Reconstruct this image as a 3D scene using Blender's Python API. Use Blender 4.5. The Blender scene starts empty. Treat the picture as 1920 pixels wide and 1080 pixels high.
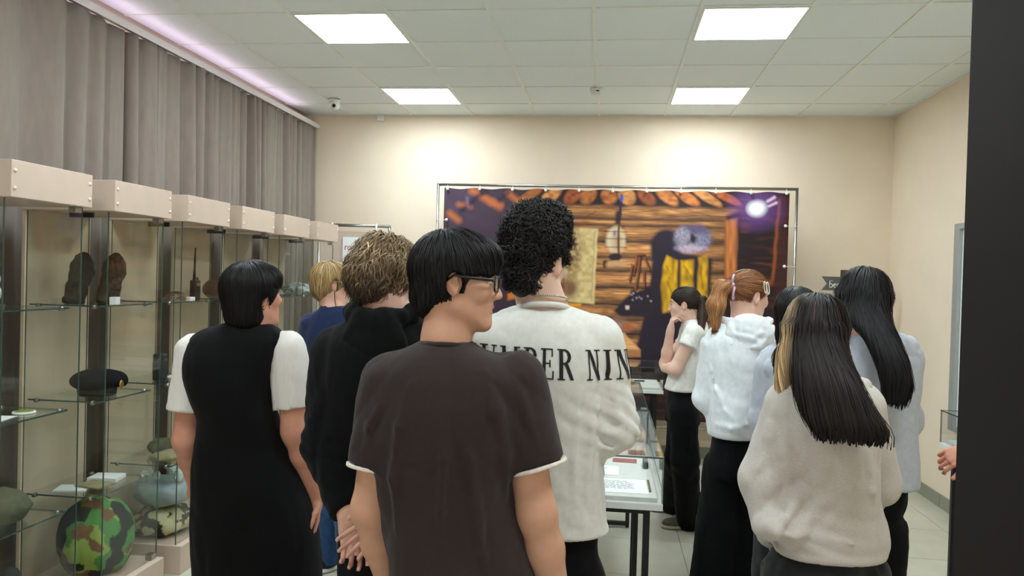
import bpy, bmesh, math, random
import numpy as np
from mathutils import Vector, Matrix

random.seed(7)
rng = np.random.default_rng(11)
scene = bpy.context.scene
C = scene.collection

# ------------------------------------------------------------------ camera
CH = 1.62                      # lens height above the floor
F_PX = 1456.0
YAW, PITCH, ROLL = -.122995, -.013472, .027818
def _axes():
    w = np.array([math.sin(YAW)*math.cos(PITCH), math.cos(YAW)*math.cos(PITCH), math.sin(PITCH)])
    r = np.array([math.cos(YAW), -math.sin(YAW), 0.0]); u = np.cross(r, w)
    return (math.cos(ROLL)*r+math.sin(ROLL)*u, -math.sin(ROLL)*r+math.cos(ROLL)*u, w)
CR, CU, CW = _axes()
EYE = np.array([0, 0, CH])
def ray(x, y): return CR*(x-960)/F_PX - CU*(y-540)/F_PX + CW
def pt(x, y, D): return EYE + D*ray(x, y)            # a measured point at real distance D
def at_y(x, y, Y): d = ray(x, y); return d*Y/d[1] + EYE
def at_x(x, y, X): d = ray(x, y); return d*X/d[0] + EYE
def at_z(x, y, Z): d = ray(x, y); return d*(Z-CH)/d[2] + EYE
cam_d = bpy.data.cameras.new('camera'); cam = bpy.data.objects.new('camera', cam_d); C.objects.link(cam)
cam_d.sensor_fit = 'HORIZONTAL'; cam_d.sensor_width = 36.0; cam_d.lens = F_PX/1920*36
cam_d.clip_start = .05
m = Matrix.Identity(4)
for i in range(3):
    m[i][0] = CR[i]; m[i][1] = CU[i]; m[i][2] = -CW[i]; m[i][3] = EYE[i]
cam.matrix_world = m
scene.camera = cam

# ------------------------------------------------------------------ world, exposure
wd = bpy.data.worlds.new('world'); scene.world = wd; wd.use_nodes = True
wd.node_tree.nodes['Background'].inputs[0].default_value = (.9, .95, 1, 1)
wd.node_tree.nodes['Background'].inputs[1].default_value = 1.4
vs = scene.view_settings
scene.display_settings.display_device = 'sRGB'
vs.view_transform = 'Standard'; vs.look = 'None'; vs.gamma = 1.0; vs.exposure = 0.0
vs.use_curve_mapping = False
scene.cycles.transparent_max_bounces = 40          # many panes stand one behind the other
LAMP = 27.5                      # radiance of the ceiling light panels

# ------------------------------------------------------------------ materials
def lin(c):
    c = np.array(c, float)/255.0
    return tuple(np.where(c <= .04045, c/12.92, ((c+.055)/1.055)**2.4))
MATS = {}
def mat(name, rgb, rough=.6, metal=0.0, spec=.5, noise=0.0, nscale=30.0, bump=0.0, bscale=200.0, attr=None,
        sheen=0.0, stretch=None, coat=0.0, aniso=0.0):
    m = bpy.data.materials.new(name); m.use_nodes = True
    nt = m.node_tree; b = nt.nodes['Principled BSDF']
    col = lin(rgb)
    b.inputs['Base Color'].default_value = (*col, 1)
    b.inputs['Roughness'].default_value = rough; b.inputs['Metallic'].default_value = metal
    b.inputs['Specular IOR Level'].default_value = spec
    if sheen: b.inputs['Sheen Weight'].default_value = sheen
    if coat: b.inputs['Coat Weight'].default_value = coat
    if aniso: b.inputs['Anisotropic'].default_value = aniso
    src = None
    if attr:
        a = nt.nodes.new('ShaderNodeAttribute'); a.attribute_name = attr; src = a.outputs['Color']
        nt.links.new(src, b.inputs['Base Color'])
    if noise or bump:
        tc = nt.nodes.new('ShaderNodeTexCoord'); mp = nt.nodes.new('ShaderNodeMapping')
        nt.links.new(tc.outputs['Object'], mp.inputs['Vector'])
        if stretch: mp.inputs['Scale'].default_value = stretch
    if noise:
        n = nt.nodes.new('ShaderNodeTexNoise'); n.inputs['Scale'].default_value = nscale; n.inputs['Detail'].default_value = 5
        nt.links.new(mp.outputs[0], n.inputs['Vector'])
        r = nt.nodes.new('ShaderNodeMapRange'); r.inputs[1].default_value = .3; r.inputs[2].default_value = .7
        r.inputs[3].default_value = 1-noise; r.inputs[4].default_value = 1+noise
        nt.links.new(n.outputs['Fac'], r.inputs[0])
        mx = nt.nodes.new('ShaderNodeMix'); mx.data_type = 'RGBA'; mx.blend_type = 'MULTIPLY'; mx.inputs[0].default_value = 1
        if src: nt.links.new(src, mx.inputs[6])
        else: mx.inputs[6].default_value = (*col, 1)
        nt.links.new(r.outputs[0], mx.inputs[7])
        nt.links.new(mx.outputs[2], b.inputs['Base Color'])
    if bump:
        n2 = nt.nodes.new('ShaderNodeTexNoise'); n2.inputs['Scale'].default_value = bscale; n2.inputs['Detail'].default_value = 3
        nt.links.new(mp.outputs[0], n2.inputs['Vector'])
        bp = nt.nodes.new('ShaderNodeBump'); bp.inputs['Strength'].default_value = bump; bp.inputs['Distance'].default_value = .004
        nt.links.new(n2.outputs['Fac'], bp.inputs['Height']); nt.links.new(bp.outputs[0], b.inputs['Normal'])
    MATS[name] = m
    return m
def emit_mat(name, rgb, strength):
    m = bpy.data.materials.new(name); m.use_nodes = True; nt = m.node_tree
    nt.nodes.remove(nt.nodes['Principled BSDF'])
    e = nt.nodes.new('ShaderNodeEmission'); e.inputs[0].default_value = (*lin(rgb), 1); e.inputs[1].default_value = strength
    nt.links.new(e.outputs[0], nt.nodes['Material Output'].inputs[0]); MATS[name] = m
    return m
def glass_mat(name, tint=(.93, .97, .95), refl=1.0):
    """thin sheet glass: lets light straight through, mirrors by Fresnel"""
    m = bpy.data.materials.new(name); m.use_nodes = True; nt = m.node_tree
    nt.nodes.remove(nt.nodes['Principled BSDF'])
    t = nt.nodes.new('ShaderNodeBsdfTransparent'); t.inputs[0].default_value = (*tint, 1)
    g = nt.nodes.new('ShaderNodeBsdfGlossy'); g.inputs['Roughness'].default_value = .01; g.inputs[0].default_value = (refl, refl, refl, 1)
    lw = nt.nodes.new('ShaderNodeLayerWeight'); lw.inputs[0].default_value = .5
    pw = nt.nodes.new('ShaderNodeMath'); pw.operation = 'POWER'; pw.inputs[1].default_value = 5.0
    mr = nt.nodes.new('ShaderNodeMapRange'); mr.inputs[3].default_value = .022; mr.inputs[4].default_value = .85
    nt.links.new(lw.outputs['Facing'], pw.inputs[0]); nt.links.new(pw.outputs[0], mr.inputs[0])
    mx = nt.nodes.new('ShaderNodeMixShader')
    nt.links.new(mr.outputs[0], mx.inputs[0]); nt.links.new(t.outputs[0], mx.inputs[1]); nt.links.new(g.outputs[0], mx.inputs[2])
    nt.links.new(mx.outputs[0], nt.nodes['Material Output'].inputs[0]); MATS[name] = m
    return m

# ------------------------------------------------------------------ object helpers
BASE = {}                        # world origin of every object (only translations are used)
def link(o, parent=None):
    C.objects.link(o)
    if parent is not None: o.parent = parent
    return o
def tag(o, label=None, cat=None, group=None, kind=None):
    if label: o['label'] = label
    if cat: o['category'] = cat
    if group: o['group'] = group
    if kind: o['kind'] = kind
    return o
def thing(name, label, cat, loc, group=None):
    o = bpy.data.objects.new(name, None); o.empty_display_size = .1
    link(o); o.location = loc; BASE[o] = np.array(loc, float)
    return tag(o, label, cat, group)
def base_of(parent): return BASE[parent] if parent is not None else np.zeros(3)
def mesh_from(name, V, F):
    V = np.asarray(V, np.float32)
    me = bpy.data.meshes.new(name)
    if isinstance(F, np.ndarray):
        nf, k = F.shape
        me.vertices.add(len(V)); me.vertices.foreach_set('co', V.ravel())
        me.loops.add(nf*k); me.loops.foreach_set('vertex_index', F.astype(np.int32).ravel())
        me.polygons.add(nf); me.polygons.foreach_set('loop_start', np.arange(0, nf*k, k, dtype=np.int32))
        me.update(calc_edges=True); me.validate()
    else:
        me.from_pydata([tuple(map(float, v)) for v in V], [], F); me.update()
    return me
def put(name, V, F, material, parent=None, loc=None, smooth=False, colors=None):
    """V in world coordinates"""
    base = base_of(parent) if loc is None else np.array(loc, float)
    me = mesh_from(name, np.asarray(V, float)-base, F)
    if material: me.materials.append(material)
    if smooth: me.shade_smooth()
    if colors is not None:
        ca = me.color_attributes.new('Col', 'FLOAT_COLOR', 'POINT')
        c4 = np.ones((len(V), 4), np.float32); c4[:, :3] = colors
        ca.data.foreach_set('color', c4.ravel())
    o = bpy.data.objects.new(name, me); link(o, parent)
    if parent is None: o.location = base
    BASE[o] = base
    return o
def structure(o): o['kind'] = 'structure'; return o
BOXF = [(0, 3, 2, 1), (4, 5, 6, 7), (0, 1, 5, 4), (1, 2, 6, 5), (2, 3, 7, 6), (3, 0, 4, 7)]
def box_vf(lo, hi):
    (x0, y0, z0), (x1, y1, z1) = lo, hi
    return [(x0, y0, z0), (x1, y0, z0), (x1, y1, z0), (x0, y1, z0), (x0, y0, z1), (x1, y0, z1), (x1, y1, z1), (x0, y1, z1)], BOXF
class MB:
    """collects pieces of ONE part"""
    def __init__(s): s.V = []; s.F = []
    def add(s, V, F):
        n = len(s.V); s.V += [tuple(v) for v in V]; s.F += [tuple(i+n for i in f) for f in F]; return s
    def box(s, lo, hi): return s.add(*box_vf(lo, hi))
    def bbox(s, lo, hi, bev):
        bm = bmesh.new(); v, f = box_vf(lo, hi); vs_ = [bm.verts.new(p) for p in v]
        for q in f: bm.faces.new([vs_[i] for i in q])
        bmesh.ops.bevel(bm, geom=bm.edges[:], offset=bev, segments=2, affect='EDGES', profile=.5)
        bm.verts.index_update()
        s.add([v.co[:] for v in bm.verts], [[v.index for v in q.verts] for q in bm.faces]); bm.free(); return s
    def tube(s, pts, r, n=8, cap=True):
        pts = [np.array(p, float) for p in pts]; rs = r if hasattr(r, '__len__') else [r]*len(pts)
        rings = []; up = None
        for i, p in enumerate(pts):
            t = pts[min(i+1, len(pts)-1)]-pts[max(i-1, 0)]; t /= np.linalg.norm(t)+1e-12
            if up is None: up = np.array([0, 0, 1.]) if abs(t[2]) < .9 else np.array([1., 0, 0])
            a = np.cross(t, up); a /= np.linalg.norm(a)+1e-12; b = np.cross(a, t); up = b
            rings.append([p+rs[i]*(math.cos(k*2*math.pi/n)*a+math.sin(k*2*math.pi/n)*b) for k in range(n)])
        V = [v for q in rings for v in q]; F = []
        for i in range(len(pts)-1):
            for k in range(n):
                k2 = (k+1) % n; F.append((i*n+k, i*n+k2, (i+1)*n+k2, (i+1)*n+k))
        if cap: F.append(tuple(range(n))[::-1]); F.append(tuple((len(pts)-1)*n+k for k in range(n)))
        return s.add(V, F)
    def ball(s, c, r, n=10, m=7):
        r = np.array(r if hasattr(r, '__len__') else (r, r, r)); c = np.array(c, float)
        V = [c+r*(0, 0, 1)]; F = []
        for i in range(1, m):
            th = math.pi*i/m
            for k in range(n):
                ph = 2*math.pi*k/n; V.append(c+r*(math.sin(th)*math.cos(ph), math.sin(th)*math.sin(ph), math.cos(th)))
        V.append(c-r*(0, 0, 1))
        for k in range(n):
            k2 = (k+1) % n; F.append((0, 1+k, 1+k2))
            for i in range(m-2): F.append((1+i*n+k, 1+(i+1)*n+k, 1+(i+1)*n+k2, 1+i*n+k2))
            F.append((1+(m-2)*n+k, len(V)-1, 1+(m-2)*n+k2))
        return s.add(V, F)
    def lathe(s, c, prof, n=20, axis=2):
        V = []; F = []
        for (r, z) in prof:
            for k in range(n):
                a = 2*math.pi*k/n; q = [r*math.cos(a), r*math.sin(a), z]
                if axis == 0: q = [q[2], q[0], q[1]]
                if axis == 1: q = [q[0], q[2], q[1]]
                V.append(np.array(c)+q)
        for i in range(len(prof)-1):
            for k in range(n):
                k2 = (k+1) % n; F.append((i*n+k, i*n+k2, (i+1)*n+k2, (i+1)*n+k))
        F.append(tuple(range(n))[::-1]); F.append(tuple((len(prof)-1)*n+k for k in range(n)))
        return s.add(V, F)
    def prism(s, poly, d):
        n = len(poly); d = np.array(d, float)
        V = [np.array(p, float) for p in poly]; V += [v+d for v in V]
        F = [tuple(range(n))[::-1], tuple(range(n, 2*n))]+[(i, (i+1) % n, n+(i+1) % n, n+i) for i in range(n)]
        return s.add(V, F)
    def put(s, name, material, parent=None, loc=None, smooth=False):
        return put(name, s.V, s.F, material, parent, loc, smooth)
def box(name, lo, hi, material, parent=None, bev=0, loc=None):
    b = MB(); (b.bbox(lo, hi, bev) if bev else b.box(lo, hi)); return b.put(name, material, parent, loc)
def copies(name, me, locs, parent):
    out = []
    for l in locs:
        o = bpy.data.objects.new(name, me); link(o, parent); o.location = np.array(l)-base_of(parent); out.append(o)
    return out

# ------------------------------------------------------------------ implicit surfaces
_T = rng.random((32, 32, 32)).astype(np.float32)
def vnoise(x, y, z):
    x, y, z = np.broadcast_arrays(x, y, z)
    xi, yi, zi = np.floor(x).astype(int), np.floor(y).astype(int), np.floor(z).astype(int)
    fx, fy, fz = x-xi, y-yi, z-zi
    fx = fx*fx*(3-2*fx); fy = fy*fy*(3-2*fy); fz = fz*fz*(3-2*fz)
    r = 0
    for a in (0, 1):
        for b in (0, 1):
            for c in (0, 1):
                w = (fx if a else 1-fx)*(fy if b else 1-fy)*(fz if c else 1-fz)
                r = r+w*_T[(xi+a) & 31, (yi+b) & 31, (zi+c) & 31]
    return r
class Vol:
    def __init__(s, lo, hi, h):
        s.lo = np.array(lo, float); s.h = h
        s.n = np.ceil((np.array(hi, float)-s.lo)/h).astype(int)+1
        s.G = np.full(s.n, 1.0, np.float32)
        s.ax = [s.lo[i]+h*np.arange(s.n[i]) for i in range(3)]
    def op(s, prim, k=.01, mode='add', pad=.03):
        fn, lo, hi = prim
        if mode == 'int': i0 = np.zeros(3, int); i1 = s.n
        else:
            i0 = np.maximum(0, np.floor((np.array(lo)-pad-k-s.lo)/s.h).astype(int))
            i1 = np.minimum(s.n, np.ceil((np.array(hi)+pad+k-s.lo)/s.h).astype(int)+1)
            if (i1 <= i0).any(): return s
        sl = tuple(slice(a, b) for a, b in zip(i0, i1))
        X = s.ax[0][sl[0]][:, None, None]; Y = s.ax[1][sl[1]][None, :, None]; Z = s.ax[2][sl[2]][None, None, :]
        d = fn(X, Y, Z); A = s.G[sl]
        if mode == 'add':
            h = np.clip(.5+.5*(A-d)/k, 0, 1); s.G[sl] = A*(1-h)+d*h-k*h*(1-h)
        else:
            if mode == 'sub': d = -d
            h = np.clip(.5-.5*(A-d)/k, 0, 1); s.G[sl] = A*(1-h)+d*h+k*h*(1-h)
        return s
    def warp(s, fn, band=.04):
        i = np.nonzero(np.abs(s.G) < band)
        x, y, z = (s.ax[a][i[a]] for a in range(3))
        s.G[i] += fn(x, y, z).astype(np.float32)
        return s
    def sample(s, P):
        q = (P-s.lo)/s.h
        q = np.clip(q, 0, s.n-1.001); i = q.astype(int); f = q-i; r = 0
        for a in (0, 1):
            for b in (0, 1):
                for c in (0, 1):
                    w = (f[:, 0] if a else 1-f[:, 0])*(f[:, 1] if b else 1-f[:, 1])*(f[:, 2] if c else 1-f[:, 2])
                    r = r+w*s.G[i[:, 0]+a, i[:, 1]+b, i[:, 2]+c]
        return r
    def grad(s, P):
        g = np.zeros_like(P)
        for a in range(3):
            d = np.zeros(3); d[a] = s.h; g[:, a] = s.sample(P+d)-s.sample(P-d)
        return g/(np.linalg.norm(g, axis=1, keepdims=True)+1e-9)
    def mesh(s):
        G = s.G; c = G < 0
        def corner(A, i): return A[i[0]:A.shape[0]-1+i[0], i[1]:A.shape[1]-1+i[1], i[2]:A.shape[2]-1+i[2]]
        co = [(a, b, d) for a in (0, 1) for b in (0, 1) for d in (0, 1)]
        cnt = sum(corner(c, i).astype(np.int8) for i in co)
        act = np.nonzero((cnt > 0) & (cnt < 8)); n = len(act[0])
        vals = {i: G[act[0]+i[0], act[1]+i[1], act[2]+i[2]] for i in co}
        P = np.zeros((n, 3)); W = np.zeros(n)
        for i in co:
            for a in range(3):
                if i[a] == 0:
                    j = list(i); j[a] = 1; j = tuple(j)
                    va, vb = vals[i], vals[j]; x = (va < 0) != (vb < 0)
                    t = np.where(x, va/np.where(va == vb, 1, va-vb), 0)
                    for b in range(3): P[:, b] += np.where(x, i[b]+(t if b == a else 0), 0)
                    W += x
        P = P/W[:, None]+np.stack(act, 1)
        V = s.lo+s.h*P
        idx = np.full(tuple(np.array(G.shape)-1), -1, np.int32); idx[act] = np.arange(n)
        F = []
        for a in range(3):
            b, d = (a+1) % 3, (a+2) % 3
            s0 = [slice(None)]*3; s1 = [slice(None)]*3; s0[a] = slice(0, -1); s1[a] = slice(1, None)
            for q in (s0, s1): q[b] = slice(1, -1); q[d] = slice(1, -1)
            A, B = c[tuple(s0)], c[tuple(s1)]
            e = np.nonzero(A != B); pos = [None]*3
            pos[a] = e[a]; pos[b] = e[b]+1; pos[d] = e[d]+1
            def cell(db, dd):
                q = [p.copy() for p in pos]; q[b] += db; q[d] += dd; return idx[q[0], q[1], q[2]]
            f = np.stack([cell(-1, -1), cell(0, -1), cell(0, 0), cell(-1, 0)], 1)
            fl = ~A[e]; f[fl] = f[fl][:, ::-1]; F.append(f)
        F = np.concatenate(F); F = F[(F >= 0).all(1)]
        return V, F
def cone(a, b, ra, rb, flat0=False, flat1=False):
    a = np.array(a, float); b = np.array(b, float); ab = b-a; L2 = ab@ab+1e-12; L = math.sqrt(L2)
    def fn(X, Y, Z):
        px, py, pz = X-a[0], Y-a[1], Z-a[2]
        tr = (px*ab[0]+py*ab[1]+pz*ab[2])/L2; t = np.clip(tr, 0, 1)
        d = np.sqrt((px-t*ab[0])**2+(py-t*ab[1])**2+(pz-t*ab[2])**2)-(ra+(rb-ra)*t)
        if flat1: d = np.maximum(d, (tr-1)*L)
        if flat0: d = np.maximum(d, -tr*L)
        return d
    R = max(ra, rb)
    return fn, np.minimum(a, b)-R, np.maximum(a, b)+R
def ell(c, r, Rm=None):
    c = np.array(c, float); r = np.array(r, float); Rm = np.eye(3) if Rm is None else Rm
    def fn(X, Y, Z):
        px, py, pz = X-c[0], Y-c[1], Z-c[2]
        l = [px*Rm[0, i]+py*Rm[1, i]+pz*Rm[2, i] for i in range(3)]
        k0 = np.sqrt(sum((l[i]/r[i])**2 for i in range(3))); k1 = np.sqrt(sum((l[i]/r[i]**2)**2 for i in range(3)))+1e-9
        return k0*(k0-1)/k1
    R = np.abs(Rm)@r
    return fn, c-R, c+R
def half(n, p):
    n = np.array(n, float)/np.linalg.norm(n); p = np.array(p, float)
    return (lambda X, Y, Z: (X-p[0])*n[0]+(Y-p[1])*n[1]+(Z-p[2])*n[2]), None, None
def smooth_tab(z, cols, n=80):
    z = np.array(z, float); zz = np.linspace(z[0], z[-1], n); out = []
    for c in cols:
        c = np.array(c, float); m = np.gradient(c, z)
        i = np.clip(np.searchsorted(z, zz)-1, 0, len(z)-2); h = z[i+1]-z[i]; t = (zz-z[i])/h
        out.append((2*t**3-3*t**2+1)*c[i]+(t**3-2*t**2+t)*h*m[i]+(-2*t**3+3*t**2)*c[i+1]+(t**3-t**2)*h*m[i+1])
    return zz, out
def loft(O, right, front, st, nexp=2.3):
    """st rows: z, centre right, centre front, half width, half depth; axis = world z"""
    st = sorted(st, key=lambda q: q[0]); st = np.array(st, float)
    O = np.array(O, float); right = np.array(right); front = np.array(front)
    zz, (cx, cy, a, b) = smooth_tab(st[:, 0], [st[:, i] for i in range(1, 5)])
    a = np.maximum(a, .005); b = np.maximum(b, .005)
    def fn(X, Y, Z):
        px, py = X-O[0], Y-O[1]
        lx = px*right[0]+py*right[1]; ly = px*front[0]+py*front[1]
        z1 = np.broadcast_to(Z, np.broadcast(X, Y, Z).shape)[0, 0] if Z.ndim == 3 else Z
        I = lambda q: np.interp(z1, zz, q)
        A, B = I(a), I(b)
        d = ((np.abs((lx-I(cx))/A)**nexp+np.abs((ly-I(cy))/B)**nexp)**(1/nexp)-1)*np.minimum(A, B)
        return np.maximum(d, np.maximum(Z-zz[-1], zz[0]-Z))
    R = max(a.max(), b.max())+np.hypot(np.abs(cx).max(), np.abs(cy).max())
    return fn, np.array([O[0]-R, O[1]-R, zz[0]]), np.array([O[0]+R, O[1]+R, zz[-1]])
# ================================================================== THE ROOM
XL, XR, YB, YF, ZC = -3.03, 2.50, 7.32, -.12, 3.155
m_wall = mat('wall_paint', (238, 221, 198), .85, spec=.25, noise=.03, nscale=3, bump=.15, bscale=90)
m_ceil = mat('ceiling_tile', (240, 247, 246), .9, spec=.2, noise=.03, nscale=120, bump=.35, bscale=260)
m_bar = mat('ceiling_bar', (240, 243, 236), .5, spec=.4, noise=.02, nscale=8)
m_void = mat('ceiling_void', (120, 120, 116), .9)
m_ftile = mat('porcelain_tile', (196, 194, 176), .22, spec=.5, noise=.05, nscale=6)
m_grout = mat('grout', (150, 146, 130), .9, noise=.05, nscale=60)
m_skirt = mat('skirting_tile', (140, 139, 122), .35, noise=.05, nscale=9)
m_plast = mat('white_plastic', (232, 232, 226), .4, noise=.02, nscale=20)
m_black = mat('black_plastic', (18, 18, 19), .35, noise=.1, nscale=30)
m_blackmetal = mat('black_steel', (22, 22, 24), .45, spec=.4, noise=.1, nscale=30)
m_chrome = mat('chrome', (168, 168, 166), .28, metal=1, noise=.03, nscale=20)
m_glass = glass_mat('sheet_glass', (.966, .974, .968), 1.0)
m_shelf = glass_mat('shelf_glass', (.935, .96, .945), 1.0)
m_gedge = mat('glass_edge', (62, 84, 76), .12, spec=.7, noise=.1, nscale=20)
m_mdf = mat('beige_board', (204, 183, 165), .55, spec=.35, noise=.03, nscale=12)
m_mdfback = mat('beige_back_panel', (216, 196, 170), .6, spec=.35, noise=.03, nscale=5)
m_cap = mat('screw_cap', (235, 212, 192), .4, noise=.02, nscale=50)
m_paper = mat('white_paper', (236, 238, 236), .7, noise=.02, nscale=40)
m_door = mat('dark_door', (30, 26, 25), .6, spec=.15, noise=.12, nscale=4, stretch=(1, 1, .15))
m_lamp = emit_mat('light_panel', (236, 249, 255), LAMP)

# floor with its tiles
fl = structure(box('floor', (XL-.1, YF-.1, -.06), (XR+.1, YB+.1, -.004), m_grout))
tm = MB().bbox((-.2975, -.2975, -.008), (.2975, .2975, 0), .0015).put('tile', m_ftile, fl)
tloc = [(XL+.22+.6*i, YB-.3-.6*j, 0) for i in range(10) for j in range(12)]
tloc = [p for p in tloc if p[0] < XR+.2]
tm.location = tloc[0]; copies('tile', tm.data, tloc[1:], fl)

# walls
wb = structure(box('wall_back', (XL-.1, YB, 0), (XR+.1, YB+.1, ZC+.12), m_wall))
wr = structure(box('wall_right', (XR, YF-.1, 0), (XR+.1, YB, ZC+.12), m_wall))
wl = structure(box('wall_left', (XL-.1, YF-.1, 0), (XL, YB, ZC+.12), m_wall))
wf = MB()
wf.box((XL, YF-.1, 0), (-.55, YF, ZC+.12)); wf.box((.42, YF-.1, 0), (XR, YF, ZC+.12)); wf.box((-.55, YF-.1, 2.12), (.42, YF, ZC+.12))
structure(wf.put('wall_front', m_wall))
# tiled skirting
for nm, axis in (('baseboard_right', 1), ('baseboard_back', 0)):
    if axis == 1:
        bb = structure(box(nm, (XR-.006, YF, 0), (XR+.001, YB-.012, .098), m_grout))
        t0 = MB().bbox((-.011, -.2975, 0), (0, .2975, .1), .001).put('tile', m_skirt, bb)
        locs = [(XR, YB-.32-.6*j, 0) for j in range(12)]
    else:
        bb = structure(box(nm, (XL, YB-.006, 0), (XR-.012, YB+.001, .098), m_grout))
        t0 = MB().bbox((-.2975, -.011, 0), (.2975, 0, .1), .001).put('tile', m_skirt, bb)
        locs = [(XR-.33-.6*j, YB, 0) for j in range(9)]
    t0.location = locs[0]; copies('tile', t0.data, locs[1:], bb)

# suspended ceiling: backing, bars, one panel per cell
GX0, GY0 = -.1273, 4.4376
ce = structure(box('ceiling', (XL-.1, YF-.1, ZC+.06), (XR+.1, YB+.1, ZC+.12), m_void))
xs = sorted([GX0+.6*i for i in range(-4, 5)]); ys = [GY0+.6*j for j in range(-7, 5)]
xe = [XL+.05]+[x for x in xs if x > XL+.12]+[XR]; ye = [YF]+[y for y in ys if y > YF+.1]+[YB]
light_cells = []
for ci in (-3, 1):
    for cj in (-6, -3, 0, 3): light_cells.append((GX0+.6*ci, GY0+.6*cj))
def is_light(x, y): return any(abs(x-a) < .05 and abs(y-b) < .05 for a, b in light_cells)
cache = {}
for i in range(len(xe)-1):
    for j in range(len(ye)-1):
        x0, x1, y0, y1 = xe[i], xe[i+1], ye[j], ye[j+1]
        if is_light(x0, y0): continue
        key = (round(x1-x0, 3), round(y1-y0, 3))
        if key not in cache:
            o = MB().bbox((-(x1-x0)/2+.0035, -(y1-y0)/2+.0035, 0), ((x1-x0)/2-.0035, (y1-y0)/2-.0035, .014), .002).put('ceiling_tile', m_ceil, ce)
            cache[key] = o.data; o.location = ((x0+x1)/2, (y0+y1)/2, ZC+.004)
        else: copies('ceiling_tile', cache[key], [((x0+x1)/2, (y0+y1)/2, ZC+.004+random.uniform(-.0008, .0008))], ce)
for x in xe[1:-1]: box('grid_bar', (x-.012, YF, ZC-.003), (x+.012, YB, ZC+.0035), m_bar, ce)
for y in ye[1:-1]: box('grid_bar', (XL+.05, y-.012, ZC-.0022), (XR, y+.012, ZC+.0033), m_bar, ce)
for nm, lo, hi in (('wall_angle', (XL+.05, YB-.022, ZC-.0035), (XR, YB, ZC+.003)), ('wall_angle', (XR-.022, YF, ZC-.0035), (XR, YB-.022, ZC+.003))):
    box(nm, lo, hi, m_bar, ce)
# light panels
desc = {(-3, 0): 'square ceiling light panel nearer of the two on the curtain side', (1, 0): 'square ceiling light panel nearer of the two towards the dark door',
        (-3, 3): 'far square ceiling light panel close to the security camera', (1, 3): 'far square ceiling light panel close to the smoke detector, above the banner',
        (-3, -3): 'square ceiling light panel overhead on the curtain side', (1, -3): 'square ceiling light panel overhead on the door side',
        (-3, -6): 'square ceiling light panel by the entrance on the curtain side', (1, -6): 'square ceiling light panel by the entrance door'}
for ci in (-3, 1):
    for cj in (-6, -3, 0, 3):
        x, y = GX0+.6*ci+.3, GY0+.6*cj+.3
        t = thing('ceiling_light', desc[(ci, cj)], 'ceiling light', (x, y, ZC-.006), 'light panels in the ceiling')
        fr = MB()
        for (a, b, c_, d) in ((-.294, -.294, .294, -.278), (-.294, .278, .294, .294), (-.294, -.278, -.278, .278), (.278, -.278, .294, .278)):
            fr.box((x+a, y+b, ZC-.006), (x+c_, y+d, ZC+.03))
        fr.put('frame', m_plast, t)
        dead = False
        box('diffuser', (x-.278, y-.278, ZC-.003), (x+.278, y+.278, ZC+.006), m_plast if dead else m_lamp, t)

# window side: dark recess wall, rail, added pink glow strip, curtains
m_rail = mat('curtain_rail', (228, 222, 222), .4, noise=.02, nscale=9)
m_curt = mat('grey_curtain', (136, 125, 116), .92, spec=.15, noise=.06, nscale=25, bump=.25, bscale=500, sheen=.2, stretch=(1, 1, .3))
m_glow = emit_mat('pink_glow', (250, 222, 250), 9.0)  # added emitter, stands in for the pink light behind the curtain top
t = thing('curtain_rail', 'white ceiling curtain rail running along the whole window side', 'curtain rail', (-2.87, 4.0, 3.03))
box('rail', (-2.90, YF, 3.03), (-2.835, YB-.002, 3.052), m_rail, t, .004)
box('fascia', (-2.838, YF, 3.012), (-2.832, YB-.04, 3.056), m_rail, t)
ls = thing('glow_strip', 'thin pinkish glowing strip added along the top of the curtain rail', 'added glow strip', (-2.885, 4.0, 3.0525))
box('glow_tape', (-2.893, 1.2, 3.0525), (-2.877, 6.9, 3.056), m_glow, ls)
def curtain(label, y0, y1, folds, amp, seed, sharp=.5):
    r = random.Random(seed)
    nU, nV = int((y1-y0)/.012), 30
    ph = [0.0]
    while ph[-1] < (y1-y0): ph.append(ph[-1]+r.uniform(.65, 1.45)*(y1-y0)/folds)
    am = [r.uniform(.55, 1.1)*amp for _ in ph]
    V = []
    for j in range(nV+1):
        v = j/nV; z = 3.011-v*(3.011-.04)
        for i in range(nU+1):
            u = (y1-y0)*i/nU
            k = max(q for q in range(len(ph)) if ph[q] <= u+1e-9)
            k = min(k, len(ph)-2)
            t_ = (u-ph[k])/(ph[k+1]-ph[k])
            w = (.75*(2*abs(math.sin(t_**(1.0+.5*math.sin(k*1.9))*math.pi))**sharp-1)+.35*math.sin(t_*2*math.pi+k+v*1.3))*am[k]
            sway = .6+.4*min(1, v*3.0)
            dx = w*sway+.012*math.sin(v*2.1+k*1.7)
            V.append((-2.868+dx, y0+u+(.012+.03*v)*math.sin(k*2.3)*math.sin(t_*math.pi), z))
    n = nU+1
    F = [(j*n+i, j*n+i+1, (j+1)*n+i+1, (j+1)*n+i) for j in range(nV) for i in range(nU)]
    o = put('curtain', V, np.array(F), m_curt, None, ((-2.868), (y0+y1)/2, .04), smooth=True)
    md = o.modifiers.new('thick', 'SOLIDIFY'); md.thickness = .0025
    return tag(o, label, 'curtain', 'grey curtains along the windows')
curtain('broad grey curtain hanging in wide soft folds, nearest the glass cases', 2.45, 4.28, 7, .034, 3, 1.1)
curtain('grey curtain in deep narrow pleats, middle one along the windows', 4.30, 6.05, 15, .074, 5, .7)
curtain('grey curtain bunched in tight pleats beside the back wall', 6.07, 7.27, 11, .066, 8, .7)
curtain('grey curtain by the entrance end of the window side', .4, 2.43, 12, .026, 9)

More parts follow.
